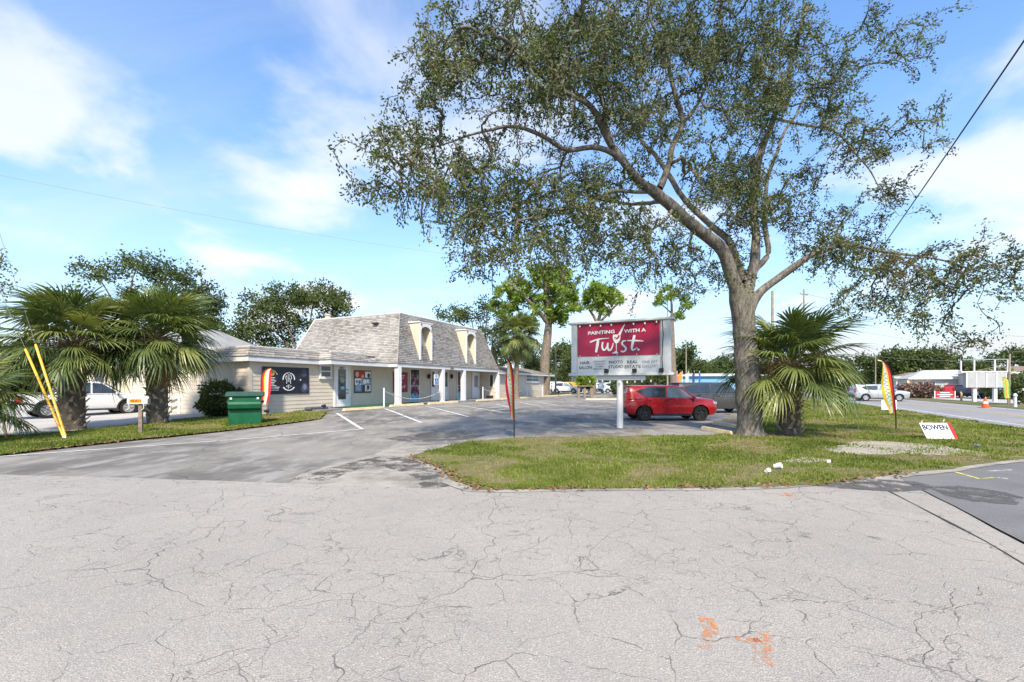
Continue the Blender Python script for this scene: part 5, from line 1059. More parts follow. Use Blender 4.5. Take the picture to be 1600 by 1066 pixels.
    for s in (-1, 1):
        mx = sp['mirror']; m = MB(); m.hull8([(mx[0] - .07, s * mx[1], mx[2]), (mx[0] + .10, s * mx[1], mx[2]), (mx[0] + .05, s * (mx[1] + .2), mx[2] + .02), (mx[0] - .07, s * (mx[1] + .2), mx[2] + .02)], [(mx[0] - .07, s * mx[1], mx[2] + .12), (mx[0] + .06, s * mx[1], mx[2] + .12), (mx[0] + .02, s * (mx[1] + .2), mx[2] + .16), (mx[0] - .07, s * (mx[1] + .2), mx[2] + .16)]); m.build('mirror', sp['paint'], root, bevel=.03)
    return root
def box_suv(pt, alloy, arch=m_clad, clad=m_clad):
    return dict(paint=pt, W=.9, R=.335, axles=(-1.28, 1.29), alloy=alloy, arch=arch, belt=1.02, roof=1.58, wb=.87, wt=.68, mirror=(.95, .88, 1.0),
        low=[(-2.09, .5, .90, .76), (-2.02, .34, 1.0, .83), (-1.85, .27, 1.03, .88), (-1.2, .23, 1.04, .9), (.3, .22, 1.03, .9), (1.05, .22, 1.03, .9), (1.5, .23, 1.02, .895), (1.82, .25, .985, .87), (1.98, .28, .91, .83), (2.07, .34, .78, .76), (2.1, .42, .62, .70)],
        cab=[(-2.06, 1.0, 1.02, .80, .72), (-1.98, 1.0, 1.36, .84, .66), (-1.93, 1.0, 1.55, .86, .67), (-1.80, 1.0, 1.60, .87, .68), (-.7, 1.0, 1.61, .87, .69), (.1, 1.0, 1.61, .87, .69), (.48, 1.0, 1.57, .87, .68), (1.10, .98, 1.03, .86, .78)],
        side=[('window', [(.90, 1.06), (.40, 1.50), (-.18, 1.53), (-.26, 1.06)], m_cglass2), ('window', [(-.34, 1.06), (-.26, 1.53), (-1.15, 1.51), (-1.62, 1.36), (-1.22, 1.10)], m_cglass)],
        end=[('windscreen', ((1.06, 1.07), (.55, 1.53), .78, .64), m_cglass2), ('rear_window', ((-2.02, 1.08), (-1.935, 1.46), .62, .56), m_cglass)],
        boxes=[('bumper', (-2.115, -1.95, 0, .72, .36, .60), clad), ('bumper', (-2.115, -1.95, -.72, -.001, .36, .60), clad), ('sill', (-.85, .88, .86, .915, .24, .34), clad), ('tail_lamp', (-2.08, -1.96, .66, .835, .80, 1.28), m_tail), ('headlamp', (1.84, 2.05, .54, .83, .76, .87), m_lamp), ('door_handle', (-.16, .02, .90, .925, .90, .935), pt), ('door_handle', (-1.1, -.92, .90, .925, .93, .965), pt), ('door_seam', (-.31, -.298, .86, .9035, .36, .97), m_clad), ('door_seam', (.93, .942, .86, .9035, .36, .95), m_clad), ('door_seam', (-1.02, -1.008, .86, .9035, .55, .97), m_clad), ('licence_plate', (-2.13, -2.10, 0.0, .17, .64, .76), m_plate), ('spoiler', (-2.02, -1.75, -.58, 0.58, 1.57, 1.60), pt)])
def shift_spec(sp, sx, sz, W, R, axles, **kw):
    f = lambda t: [tuple([a[0] * sx] + [v * sz for v in a[1:3]] + [v * W / .9 for v in a[3:]]) for a in t]
    q = dict(sp); q['low'] = f(sp['low']); q['cab'] = f(sp['cab']); q['W'] = W; q['R'] = R; q['axles'] = axles; q['belt'] *= sz; q['roof'] *= sz; q['wb'] *= W / .9; q['wt'] *= W / .9
    q['side'] = [(n, [(a * sx, b * sz) for a, b in p], m) for n, p, m in sp['side']]; q['end'] = [(n, ((a[0] * sx, a[1] * sz), (b[0] * sx, b[1] * sz), c, d), m) for n, (a, b, c, d), m in sp['end']]
    q['boxes'] = [(n, (b[0] * sx, b[1] * sx, b[2] * W / .9, b[3] * W / .9, b[4] * sz, b[5] * sz), m) for n, b, m in sp['boxes']]; q['mirror'] = (sp['mirror'][0] * sx, sp['mirror'][1] * W / .9, sp['mirror'][2] * sz); q.update(kw); return q
red = box_suv(paint('red_paint', (0.46, 0.006, 0.012)), m_blackalloy); red['arch'] = None
car('parked_car', 'bright red boxy hatchback with black wheels parked behind the sign', 'car', (7.24, 21.45, gz(7.24, 21.4)), 0.02, red, 'cars parked in the lot')
grey = shift_spec(box_suv(paint('graphite_paint', (0.05, 0.048, 0.046), 0, .42, .15), m_alloy), 1.17, 1.10, .98, .38, (-1.45, 1.45), arch=None)
grey['side'] = [('window', [(1.05, 1.18), (.42, 1.63), (-.42, 1.68), (-.46, 1.18)], m_cglass), ('window', [(-.54, 1.18), (-.5, 1.68), (-1.45, 1.66), (-1.98, 1.5), (-1.75, 1.2)], m_cglass)]
car('parked_car', 'large dark grey sport utility car half hidden behind the oak trunk', 'car', (11.9, 27.1, gz(11.9, 27)), 0.02, grey, 'cars parked in the lot')
silv = shift_spec(box_suv(paint('silver_paint', (0.48, 0.49, 0.51), .5, .3), m_alloy), 1.10, 1.03, .93, .35, (-1.36, 1.38), arch=None)
q = P(1372, 627, 45.5); car('moving_car', 'silver estate car crossing the main road behind the tilted feather flag', 'car', (q.x, q.y, 0.004), math.atan2(-.30, .95), silv)
# white pickup truck on the driveway
pk = paint('white_paint', (0.70, 0.70, 0.69)); pick = dict(paint=pk, W=.97, R=.39, axles=(-1.55, 1.55), alloy=m_alloy, arch=m_clad, belt=1.12, roof=1.76, wb=.93, wt=.74, mirror=(1.05, .95, 1.1), spokes=5,
    low=[(-2.62, .55, 1.08, .88), (-2.55, .45, 1.13, .94), (-2.2, .36, 1.14, .97), (-1.0, .32, 1.14, .97), (1.0, .32, 1.13, .97), (1.6, .34, 1.10, .96), (2.2, .38, 1.04, .93), (2.45, .42, .92, .86), (2.55, .5, .76, .78)],
    cab=[(-1.02, 1.12, 1.14, .92, .80), (-.78, 1.12, 1.72, .93, .73), (-.3, 1.12, 1.79, .93, .74), (.35, 1.12, 1.77, .93, .74), (.6, 1.12, 1.7, .93, .73), (1.35, 1.1, 1.13, .92, .85)],
    side=[('window', [(1.12, 1.17), (.5, 1.66), (.12, 1.70), (.08, 1.17)], m_cglass), ('window', [(0, 1.17), (.04, 1.70), (-.62, 1.68), (-.78, 1.17)], m_cglass)],
    end=[('windscreen', ((1.28, 1.18), (.68, 1.67), .84, .68), m_cglass), ('rear_window', ((-.98, 1.22), (-.81, 1.64), .7, .62), m_cglass)],
    boxes=[('bumper', (-2.70, -2.5, -.001, .9, .5, .68), m_chrome), ('bumper', (-2.70, -2.5, -.9, -.002, .5, .68), m_chrome), ('tail_lamp', (-2.64, -2.4, .86, .985, .78, 1.08), m_tail), ('headlamp', (2.25, 2.48, .6, .9, .78, .95), m_lamp), ('sill', (-1.0, 1.0, .93, 1.02, .30, .37), m_clad), ('bed_rail', (-2.5, -1.05, .86, .95, 1.145, 1.18), m_clad)])
q = G(118, 652); car('pickup_truck', 'white pickup truck on the driveway behind the left palms', 'truck', (q.x - .6, q.y + 1.1, gz(q.x, q.y)), UANG - .12, pick)
# far vehicles
def far_car(label, px, py, d, rz, pt, sc=1.0):
    q = P(px, py, d); o = shift_spec(box_suv(pt, m_alloy), sc, 1.0 * sc, .92, .34 * sc, (-1.3 * sc, 1.3 * sc), arch=None); return car('parked_car', label, 'car', (q.x, q.y, gz(q.x, q.y) + .006), rz, o, 'cars far off across the roads')
wp = paint('far_white', (0.66, 0.67, 0.68)); kp = paint('far_black', (0.03, 0.03, 0.033)); rp = paint('far_red', (0.5, 0.02, 0.03)); bp_ = paint('far_blue', (0.12, 0.2, 0.3))
far_car('white van-like car left of the tall pole beyond the shop', 872, 617, 74, .4, wp, 1.1); far_car('white car just left of the yellow digger', 884, 617, 70, -.3, wp, 1.0); far_car('pale car behind the pine trunk under the sign', 943, 616, 80, .2, wp)
far_car('white car beside the dark clipped shrub', 957, 618, 70, .3, wp); far_car('black car in front of the pale shed', 1510, 623, 56, .6, kp); far_car('red car in front of the pale shed', 1494, 622, 60, .6, rp); far_car('white car beyond the brush pile', 1412, 616, 80, .2, wp); far_car('dark car right of the bare sign frame legs', 1560, 624, 54, .3, bp_)
# yellow digger
q = P(893, 615, 78); dg_ = thing('excavator', 'small yellow digger among the parked vehicles left of the sign', 'digger', (q.x, q.y, gz(q.x, q.y)), .3); m_dig = M('digger_yellow', (0.55, 0.30, 0.03), .15, 3, .5)
for s in (-1, 1): MB().box(-1.6, 1.6, s * .9 - .25, s * .9 + .25, 0, .75).build('track', m_tyre, dg_, bevel=.2)
MB().box(-1.5, 1.2, -1.1, 1.1, .8, 1.75).build('body', m_dig, dg_, bevel=.15); MB().hull8([(-.1, -1.0, 1.76), (1.1, -1.0, 1.76), (1.1, .1, 1.76), (-.1, .1, 1.76)], [(0, -.95, 2.7), (.9, -.95, 2.7), (.9, .05, 2.7), (0, .05, 2.7)]).build('cab', m_cglass, dg_, bevel=.06)
MB().tube([(1.1, .5, 1.4), (2.3, .5, 3.0), (3.4, .5, 2.6)], [.22, .18, .15], 6).build('boom', m_dig, dg_); MB().tube([(3.4, .5, 2.6), (3.9, .5, 1.2)], [.14, .12], 6).build('arm', m_dig, dg_); MB().hull8([(3.5, .1, .5), (4.2, .1, .5), (4.2, .9, .5), (3.5, .9, .5)], [(3.6, .1, 1.2), (4.1, .1, 1.2), (4.1, .9, 1.2), (3.6, .9, 1.2)]).build('bucket', m_metal, dg_)
# ------------------------------------------------------------------ roadside sign
m_signwhite = M('sign_white', (0.62, 0.62, 0.605), 0.04, 3, 0.5, 0.4, dirt=0.08); m_banner = M('maroon_banner', (0.36, 0.010, 0.055), 0.16, 1.2, 0.32, 0.5, bump=0.08, bscale=3); m_grey = M('grey_print', (0.10, 0.10, 0.105)); m_pale = M('faint_grey_print', (0.27, 0.27, 0.27))
m_bulb = M('bulb_glass', (0.8, 0.8, 0.76), 0.05, 9, 0.15, 0.6)
SG = G(968, 669); SA = math.atan2(-UX, UY)          # sign runs across the road direction; +x to the right as seen
sign = thing('roadside_sign', 'large white cabinet sign with maroon banner on a single white post', 'sign', tuple(SG), SA); sign.scale = (.965, 1, .99)
Z0, Z1 = 2.06, 4.12; HL, HR = -1.92, 1.93
MB().tube([(0, .06, -.3), (0, .06, 1.95)], .125, 20).build('post', m_signwhite, sign, True); MB().box(-.92, .98, -.07, .17, 1.83, 1.99).build('crossbar', m_signwhite, sign, bevel=.01)
MB().box(HL + .12, HR - .12, -.10, .22, Z0, Z1 - .06).build('cabinet', m_signwhite, sign, bevel=.01)
for x0, x1 in ((HL, HL + .24), (HR - .36, HR)): MB().box(x0, x1, -.17, .29, Z0 + .05, Z1 - .09).build('end_pilaster', m_signwhite, sign, bevel=.015)
MB().box(HL - .12, HR + .12, -.22, .34, Z1 - .085, Z1 - .005).build('top_cap', m_signwhite, sign, bevel=.012); MB().box(HL - .10, HR + .10, -.21, .33, Z0 - .05, Z0 + .045).build('bottom_cap', m_signwhite, sign, bevel=.012)
bx0, bx1 = HL + .26, HR - .40; by0, by1 = Z0 + .70, Z1 - .10
bn = MB(); nx, nz = 24, 12
vs = [(bx0 + (bx1 - bx0) * i / nx, -.118 - .018 * (1 - abs(2 * j / nz - 1) ** 2) * (.5 + .8 * mnoise.noise(Vector((i * .35, j * .4, 1)))), by0 + (by1 - by0) * j / nz) for j in range(nz + 1) for i in range(nx + 1)]
bn.add(vs, [(j * (nx + 1) + i, j * (nx + 1) + i + 1, (j + 1) * (nx + 1) + i + 1, (j + 1) * (nx + 1) + i) for j in range(nz) for i in range(nx)]); ban = bn.build('banner', m_banner, sign, True)
CXs, CYs, CWs, CHs = 215, 205, 1135, 455            # banner in the zoomed picture
lay = [0]
def sf(a, b): return (bx0 + (a - CXs) / CWs * (bx1 - bx0), -.145 - .0006 * lay[0], by1 - (b - CYs - (350 - a) * 0.03 - 10) / CHs * (by1 - by0))
lt = MB()
def stroke(pts, w): lay[0] += 1; lt.ribbon([tuple(p) for p in curve(pts, 6)], [wv for wv in np.interp(np.linspace(0, 1, (len(pts) - 1) * 6 + 1), np.linspace(0, 1, len(w)), w)], sf)
stroke([(398, 468), (520, 428), (672, 414)], [22, 20, 6]); stroke([(518, 420), (503, 520), (485, 612)], [34, 40, 30])
stroke([(582, 468), (574, 530), (590, 575), (618, 572), (645, 520), (656, 478)], [24, 26, 20, 18]); stroke([(656, 478), (652, 540), (668, 580), (695, 574), (718, 530), (730, 480)], [22, 26, 20, 10])
stroke([(905, 452), (868, 458), (852, 492), (880, 525), (905, 556), (890, 592), (850, 602), (838, 585)], [16, 24, 26, 26, 22, 12]); stroke([(1022, 378), (1000, 470), (985, 550), (1005, 580), (1060, 545)], [34, 34, 30, 20, 10]); stroke([(918, 452), (1030, 452), (1138, 458)], [12, 24, 16])
lay[0] += 1; lt.disc((1073, 573), 15, sf, 14); stroke([(814, 372), (850, 300), (892, 222)], [34, 26, 3])
bowl = [(728, 366), (722, 405), (732, 448), (752, 478), (768, 492), (768, 590), (745, 606), (718, 616), (718, 626), (800, 626), (800, 616), (788, 606), (779, 590), (779, 492), (805, 474), (824, 444), (830, 405), (826, 368)]
lay[0] += 1; lt.poly([sf(*p) for p in bowl])
lt_o = lt.build('banner_script', m_pwhite, ban, fix=False)
wine = MB(); lay[0] += 2; wine.poly([sf(*p) for p in ((800, 372), (792, 395), (772, 412), (755, 430), (770, 437), (795, 428), (815, 405), (822, 380))]); wine.poly([sf(*p) for p in ((742, 400), (746, 424), (760, 415), (772, 398), (760, 398))]); wine.build('glass_cutout', m_banner, ban, fix=False)
tx = MB(); U = (bx1 - bx0) / CWs
def words(mb, body, a, b, wpx, hpx, fnz, bold=.0): put_text(mb, body, hpx * U * 1.4, (0, 0), lambda u, v: (lambda p: (p[0] + u, p[1], p[2] + v + u * .02))(fnz(a, b)), width=wpx * U, bold=bold)
words(tx, 'PAINTING', 560, 335, 378, 44, sf, .006); tx.build('banner_capitals', m_pwhite, ban, fix=False); tx = MB(); words(tx, 'WITH A', 1025, 318, 295, 44, sf, .006); tx.build('banner_capitals', m_pwhite, ban, fix=False)
def pf(a, b): return (bx0 + (a - CXs) / CWs * (bx1 - bx0), -.1045, Z0 + .06 + (890 - b - (a - 780) * .008) / 240 * .62)
t1_ = MB(); t2_ = MB()
for rows, col, hp, bo in (((('HAIR', 318, 742, 140), ('SALON', 326, 815, 190)), m_grey, 40, .004), ((('PERMANENT', 535, 722, 180), ('MAKE UP', 535, 760, 130), ('PLASMA', 535, 797, 120), ('FIBROBLAST', 535, 835, 190)), m_pale, 20, .002), ((('PHOTO', 762, 738, 196), ('STUDIO', 762, 806, 206)), m_grey, 40, .004), ((('REAL', 990, 738, 148), ('ESTATE', 992, 806, 216)), m_grey, 40, .004), ((('FINE ART', 1225, 740, 200), ('GALLERY', 1228, 800, 216)), m_pale, 36, .002)):
    t1_ = MB()
    for body, a, b, w in rows: words(t1_, body, a, b, w, hp, pf, bo)
    tag(t1_.build('panel_lettering', col, sign, fix=False), kind='stuff')
for x in (-.46, .62, 1.60): MB().box(x - .08, x + .08, -.30, -.16, Z0 + .05, Z0 + .20).build('floodlight', m_black, sign, bevel=.015)
g = random.Random(2); wire = MB(); pts = [(bx0 + (bx1 - bx0) * i / 30, -.19, Z1 - .11 - .05 * abs(math.sin(i * .55))) for i in range(31)]; wire.tube(pts, .006, 4); wire.tube([(HR - .30, -.19, Z1 - .1), (HR - .27, -.19, Z1 - .6), (HR - .31, -.19, Z0 + .5), (HR - .28, -.19, Z0 + .1)], .014, 5); wire.build('light_string', m_black, sign)
for i in (1, 5, 9, 13, 21, 25, 29): p = pts[i]; MB().lathe([(.012, .05), (.03, .02), (.035, 0), (.02, -.03)], 8, (p[0], p[1], p[2] - .05)).build('bulb', m_bulb, sign, True)
for i in range(9): x = -1.2 + i * .3 + g.uniform(-.05, .05); MB().lathe([(.012, .06), (.03, .03), (.035, 0), (.02, -.03)], 8, (x, -.13, 1.76 + .02 * math.sin(i))).build('bulb', m_bulb, sign, True)
for i in range(5):
    for z in (by0 + .03,): MB().lathe([(.018, 0), (.02, -.012), (.01, -.015)], 8, (bx0 + .1 + (bx1 - bx0 - .2) * i / 4, -.125, z), 'y').build('grommet', m_pwhite, ban)

# ------------------------------------------------------------------ wheel stops
m_stop = M('cream_concrete', (0.62, 0.49, 0.30), 0.12, 4, 0.85, 0.2, bump=0.3, dirt=0.35)
def stop(label, c, ang, L=1.9, group='parking stops in front of the shop', tint=m_stop):
    o = MB(); h = .13; w0, w1 = .10, .065
    o.hull8([(-L / 2, -w0, 0), (L / 2, -w0, 0), (L / 2, w0, 0), (-L / 2, w0, 0)], [(-L / 2 + .05, -w1, h), (L / 2 - .05, -w1, h), (L / 2 - .05, w1, h), (-L / 2 + .05, w1, h)]); m = o.build('wheel_stop', tint, None, bevel=.012); m.location = (c.x, c.y, gz(c.x, c.y)); m.rotation_euler = (0, 0, ang); return tag(m, label, 'wheel stop', group)
labs = ['cream wheel stop in front of the glazed shop door', 'cream wheel stop before the maroon poster and first column', 'cream wheel stop beside the blue parking sign', 'cream wheel stop in front of the plain white door', 'cream wheel stop behind the narrow feather flag', 'cream wheel stop below the wing window', 'cream wheel stop at the corner of the wing', 'cream wheel stop beyond the end of the wing']
for (a, b, y), l in zip(((537, 600, 640), (610, 663, 636.3), (670, 716.5, 632.8), (745, 784, 630), (784, 819, 628.3), (817.5, 848, 626.3), (847, 874, 624.6), (871, 893, 623.2)), labs):
    pa, pb = G(a, y + .8), G(b, y - .8); s0, _ = to_st(pa.x, pa.y); s1, _ = to_st(pb.x, pb.y); sc = s_at((a + b) / 2, 17.75)
    stop(l, st(s_at((a + b) / 2, 17.8), 17.8), UANG, abs(s_at(b, 17.8) - s_at(a, 17.8)) * .97)
for (px, py), l in zip(((1120, 675.5), (1136, 666.5), (1150, 659.5), (1160, 653.5)), ('nearest of the four slanted wheel stops left of the oak trunk', 'second nearest of the four slanted wheel stops left of the oak trunk', 'third nearest of the four slanted wheel stops left of the oak trunk', 'farthest of the four slanted wheel stops left of the oak trunk')):
    stop(l, G(px, py), math.radians(96), 1.9, 'parking stops by the oak')
for px, l in ((930, 'far wheel stop left of the pine trunk'), (955, 'far wheel stop right of the pine trunk')): c = G(px, 625); stop(l, c, 0.1, 1.9, 'parking stops at the far side of the lot')

# ------------------------------------------------------------------ posts with ropes, parking sign, small lights
m_rope = M('pale_rope', (0.55, 0.52, 0.46), .1, 20, .9); m_post = M('white_pvc', (0.72, 0.72, 0.71), .04, 3, .5)
PT = 18.1
posts = {}
for key, px, l in (('a', 600, 'thin white rope post beside the first wheel stop'), ('b', 754.5, 'thin white rope post in front of the plain white door'), ('c', 823.5, 'thin white rope post under the wing window'), ('d', 847.3, 'thin white rope post at the wing corner')):
    s = s_at(px, PT); p = st(s, PT); z = gz(p.x, p.y); o = thing('rope_post', l, 'post', (p.x, p.y, z), 0, 'white rope posts'); MB().tube([(0, 0, -.1), (0, 0, 1.06)], .045, 10).build('shaft', m_post, o); MB().lathe([(.055, 0), (.055, .03), (.02, .06)], 10, (0, 0, 1.06)).build('cap', m_post, o); posts[key] = Vector((p.x, p.y, z + .95))
def rope(label, a, b, sag):
    m = MB(); m.tube([a.lerp(b, i / 14) - Vector((0, 0, sag * 4 * (i / 14) * (1 - i / 14))) for i in range(15)], .02, 6); return tag(m.build('rope', m_rope), label, 'rope', 'ropes along the porch')
c2 = st(s_at(690.6, 18.55), 18.55, 1.25); rope('pale rope slung from the first rope post to the second column', posts['a'], c2, .55); rope('pale rope slung past the slender palm', posts['b'], posts['c'], .45); rope('short pale rope below the wing corner', posts['c'], posts['d'], .35)
m_blue = M('parking_blue', (0.02, 0.12, 0.50), .05, 4, .4)
s = s_at(681, 18.35); p = st(s, 18.35); o = thing('parking_sign', 'blue accessible parking sign on a dark post before the entrance', 'sign', (p.x, p.y, gz(p.x, p.y)), UANG)
MB().box(-.03, .03, -.02, .02, 0, 2.0).build('post', m_metal, o); MB().box(-.3, .3, -.3, .3, 0, .1).build('base', m_black, o, bevel=.02)
MB().box(-.26, .26, -.045, -.022, 1.30, 2.0).build('plate', m_pwhite, o, bevel=.008); MB().box(-.19, .19, -.052, -.047, 1.34, 1.74).build('blue_panel', m_blue, o); w = MB(); ff = lambda a, b: (a, -.0535, b)
w.disc((-.01, 1.69), .03, ff, 10); w.ribbon([(-.01, 1.65), (.0, 1.53), (.08, 1.53), (.11, 1.43)], .03, ff); w.ribbon([(-.05 + .10 * math.cos(math.radians(a)), 1.48 + .10 * math.sin(math.radians(a))) for a in range(100, 400, 20)], .022, ff); w.ribbon([(.0, 1.59), (.07, 1.59)], .024, ff); w.build('wheelchair_symbol', m_pwhite, o, fix=False)
w = MB()
for i, (a, b) in enumerate(((-.18, .18), (-.14, .14), (-.17, .17))): w.ribbon([(a, 1.94 - .06 * i), (b, 1.94 - .06 * i)], .035, lambda a, b: (a, -.0465, b))
w.build('sign_wording', m_blue, o, fix=False)
for px, py, l in ((417, 651, 'small black garden spotlight by the wing wall'), (506, 642, 'small black garden spotlight at the end of the step')):
    c = G(px, py); o = thing('garden_spotlight', l, 'light', tuple(c), -.6); MB().tube([(0, 0, -.05), (0, 0, .2)], .02, 6).build('stake', m_black, o); MB().lathe([(.05, -.12), (.09, .05), (.09, .08), (.07, .08)], 10, (0, 0, .26), 'y').build('lamp_head', m_black, o)
p = st(s_at(495, 19.9), 19.9); o = MB(); o.box(-.62, .62, -.22, .22, 0, .16); m = o.build('door_mat_roll', M('grey_rubber', (.09, .095, .10)), None, bevel=.05); m.location = (p.x, p.y, gz(p.x, p.y) + .05); m.rotation_euler = (0, 0, UANG); tag(m, 'long low dark grey block lying at the foot of the wing wall', 'block')
p = st(s_at(538, 20.0), 20.0); o = MB(); o.box(-.75, .75, -.35, .35, 0, .03); m = o.build('door_mat', M('dark_mat', (.03, .03, .032), .2, 20, .95), None, bevel=.01); m.location = (p.x, p.y, .332); m.rotation_euler = (0, 0, UANG); tag(m, 'dark mat on the step below the glazed door', 'mat')

# ------------------------------------------------------------------ green bin
m_green = M('green_plastic', (0.008, 0.10, 0.042), .15, 2, .42, .4, dirt=.25); m_dgreen = M('dark_green_lid', (0.03, 0.075, 0.05), .15, 3, .5, .35)
c = G(384, 663.5); o = thing('waste_bin', 'big green wheeled waste bin with a dark lid on the lawn by the wing wall', 'bin', tuple(c), .46); o.scale = (.9, .9, 1.0)
b = MB(); sec = [(.40, 0.02), (.43, .42), (.44, .60), (.60, .66), (.66, .84), (.60, .90), (.62, 1.12)]; pts = [(-y, z) for y, z in sec] + [(.45, 1.12), (.42, .02)]
b.prism(pts, 1.24, lambda y, z, cc: (-.62 + cc, y, z)); b.build('body', m_green, o, bevel=.02)
l = MB(); l.prism([(-.68, 1.12), (-.70, 1.17), (-.40, 1.27), (.0, 1.31), (.40, 1.27), (.50, 1.17), (.50, 1.12)], 1.44, lambda y, z, cc: (-.72 + cc, y, z)); l.build('lid', m_dgreen, o, bevel=.02)
for x in (-.5, .5): MB().box(x - .04, x + .04, -.655, -.625, 1.02, 1.09).build('white_tag', m_pwhite, o)
for x in (-.66, .66): MB().box(x - .05, x + .05, -.1, .2, .86, .95).build('side_pocket', m_dgreen, o, bevel=.015)
for x in (-.5, .5): MB().lathe([(.10, -.04), (.10, .04)], 14, (x, .36, .10), 'x').build('wheel', m_tyre, o)

# ------------------------------------------------------------------ mailbox
m_tan = M('weathered_post', (.24, .19, .14), .3, 8, .95, .1, bump=.5); m_mail = M('mailbox_white', (.66, .66, .65), .06, 4, .45)
c = G(220, 677); o = thing('mailbox', 'white mailbox with an orange number label on a wooden post', 'mailbox', tuple(c), .35); MB().box(-.055, .055, -.055, .055, -.2, 1.0).build('post', m_tan, o, bevel=.01); MB().box(-.30, .22, -.05, .05, .96, 1.0).build('shelf', m_mail, o)
b = MB(); prof = [(-.11, 1.002)] + [(-.11 * math.cos(math.pi * i / 10), 1.15 + .11 * math.sin(math.pi * i / 10)) for i in range(11)] + [(.11, 1.002)]
b.prism(prof, .56, lambda y, z, cc: (-.34 + cc, y, z)); b.build('box', m_mail, o); d_ = MB(); d_.prism(prof, .015, lambda y, z, cc: (.222 + cc, y, z)); d_.build('door', m_metal, o)
lb = MB(); lb.poly([(-.28, -.112, 1.03), (.06, -.112, 1.03), (.06, -.112, 1.16), (-.28, -.112, 1.16)]); lbo = lb.build('number_label', M('label_orange', (.75, .34, .02)), o); nt = MB(); put_text(nt, '4001', .13, (-.11, 1.095), lambda a, b: (a, -.1135, b), width=.29, bold=.004); nt.build('number', M('label_brown', (.30, .05, .01)), lbo, fix=False)
for x, y in ((.12, -.12), (-.28, -.12)): MB().tube([(x, y, 1.0), (x, y, .84), (x - .05, y, .80)], .013, 6).build('bracket', m_mail, o)

# ------------------------------------------------------------------ guy wires with yellow guards
m_yg = M('yellow_guard', (.78, .42, .01), .06, 3, .35, .45); m_wire = M('steel_wire', (.16, .16, .16), .1, 5, .5)
a0 = G(101, 686); top1 = P(-60, 250, 12.6); top2 = P(-20, 240, 12.6); ends = [P(40, 546, 14.6), P(56, 539, 14.6)]
for k, (e, l) in enumerate(zip(ends, ('left one of the two yellow guy wire guards', 'right one of the two yellow guy wire guards'))):
    o = thing('guy_wire', l + ' in front of the palm', 'guy wire', tuple(a0 + Vector((.05 * k, 0, 0))), 0, 'guy wires at the left'); b0 = Vector((0, 0, 0)); e0 = e - a0 - Vector((.05 * k, 0, 0)); dr_ = e0.normalized()
    MB().tube([b0 + dr_ * .1, e0], .035, 8).build('guard', m_yg, o, True); MB().tube([b0 - dr_ * .1, e0 + dr_ * 14], .007, 5).build('wire', m_wire, o); MB().tube([b0 - dr_ * .15, b0 + dr_ * .12], [.02, .03], 8).build('anchor', m_metal, o)
c = G(12, 688); o = MB().tube([(0, 0, -.1), (-.28, .1, .75)], .035, 7); m = o.build('wooden_stake', m_tan); m.location = c; tag(m, 'leaning brown wooden stake at the left edge of the lawn', 'stake')

# ------------------------------------------------------------------ feather flags
m_fy = M('flag_yellow', (.66, .50, .03), .1, 3, .6); m_fr = M('flag_red', (.60, .025, .03), .1, 3, .6); m_fg = M('flag_green', (.20, .36, .08), .2, 9, .6); m_fo = M('flag_orange', (.72, .28, .05), .1, 3, .6); m_fk = M('flag_white', (.72, .68, .62), .05, 3, .6)
def flag(label, base, H, wid, ang, lean, seed, cols=(m_fr, m_fy, m_fk), split=(.26, .40, .74)):
    """pole bends over at the top; cloth hangs from it"""
    o = thing('feather_flag', label, 'flag', tuple(base), ang, 'feather flags'); g = random.Random(seed); n = 20; pole = []
    for i in range(n + 1):
        u = i / n; x = lean * u * u + (.0 if u < .72 else -wid * 1.0 * ((u - .72) / .28) ** 2); z = H * (u if u < .72 else .72 + .28 * math.sin((u - .72) / .28 * math.pi / 2) * .92); pole.append(Vector((x, 0, z)))
    MB().tube([(0, 0, -.15)] + pole, [.020] * (n + 1) + [.008], 6).build('pole', m_black, o)
    k0 = int(n * .26); rows = []
    for i in range(k0, n + 1):
        p = pole[i]; u = (i - k0) / (n - k0); w = wid * min(1, .62 + u * 1.3) if u < .62 else max(.015, p.x - (pole[int(n * .72)].x - wid)); rows.append((p, w, u))
    for bi, (f0, f1, mt) in enumerate(((0, split[0], cols[0]), (split[0], split[1], cols[1]), (split[1], split[2], cols[2]), (split[2], 1.0, cols[0] if seed % 2 else cols[1]))):
        m = MB(); vs = []
        for p, w, u in rows:
            for f in (f0, (f0 + f1) / 2, f1): vs.append((p.x - .012 - w * f, .05 * math.sin(u * 7 + f * 3 + seed) * f, p.z - .06 * f))
        r = len(rows); m.add(vs, [(3 * i + j, 3 * i + j + 1, 3 * i + j + 4, 3 * i + j + 3) for i in range(r - 1) for j in range(2)]); m.build('cloth', mt, o, True, fix=False)
    m = MB(); c0 = (split[1] + split[2]) / 2
    for k in range(9):
        i = 2 + int((len(rows) * .62) * k / 9); p, w, u = rows[i]; x = p.x - .012 - w * c0; y = .05 * math.sin(u * 7 + c0 * 3 + seed) * c0 - .012; s_ = w * .10
        for dx, dz in ((-s_, -.03), (s_, .02), (0, .045)): m.add([(x + dx - s_ * .8, y, p.z + dz), (x + dx + s_ * .8, y, p.z + dz), (x + dx + s_ * .8, y, p.z + dz + .02), (x + dx - s_ * .8, y, p.z + dz + .02)], [(0, 1, 2, 3)])
    m.build('lettering', m_fg, o, fix=False); return o
flag('narrow red and yellow feather flag seen nearly edge-on on the lawn before the lot', G(803.5, 684), 2.48, .46, math.radians(66), -.16, 1)
flag('tilted red and yellow feather flag on the lawn near the main road', G(1400, 672), 2.62, .43, 0.15, -.34, 2)
flag('red and yellow feather flag in front of the black board', G(408, 650), 2.35, .42, math.radians(190), .0, 3)
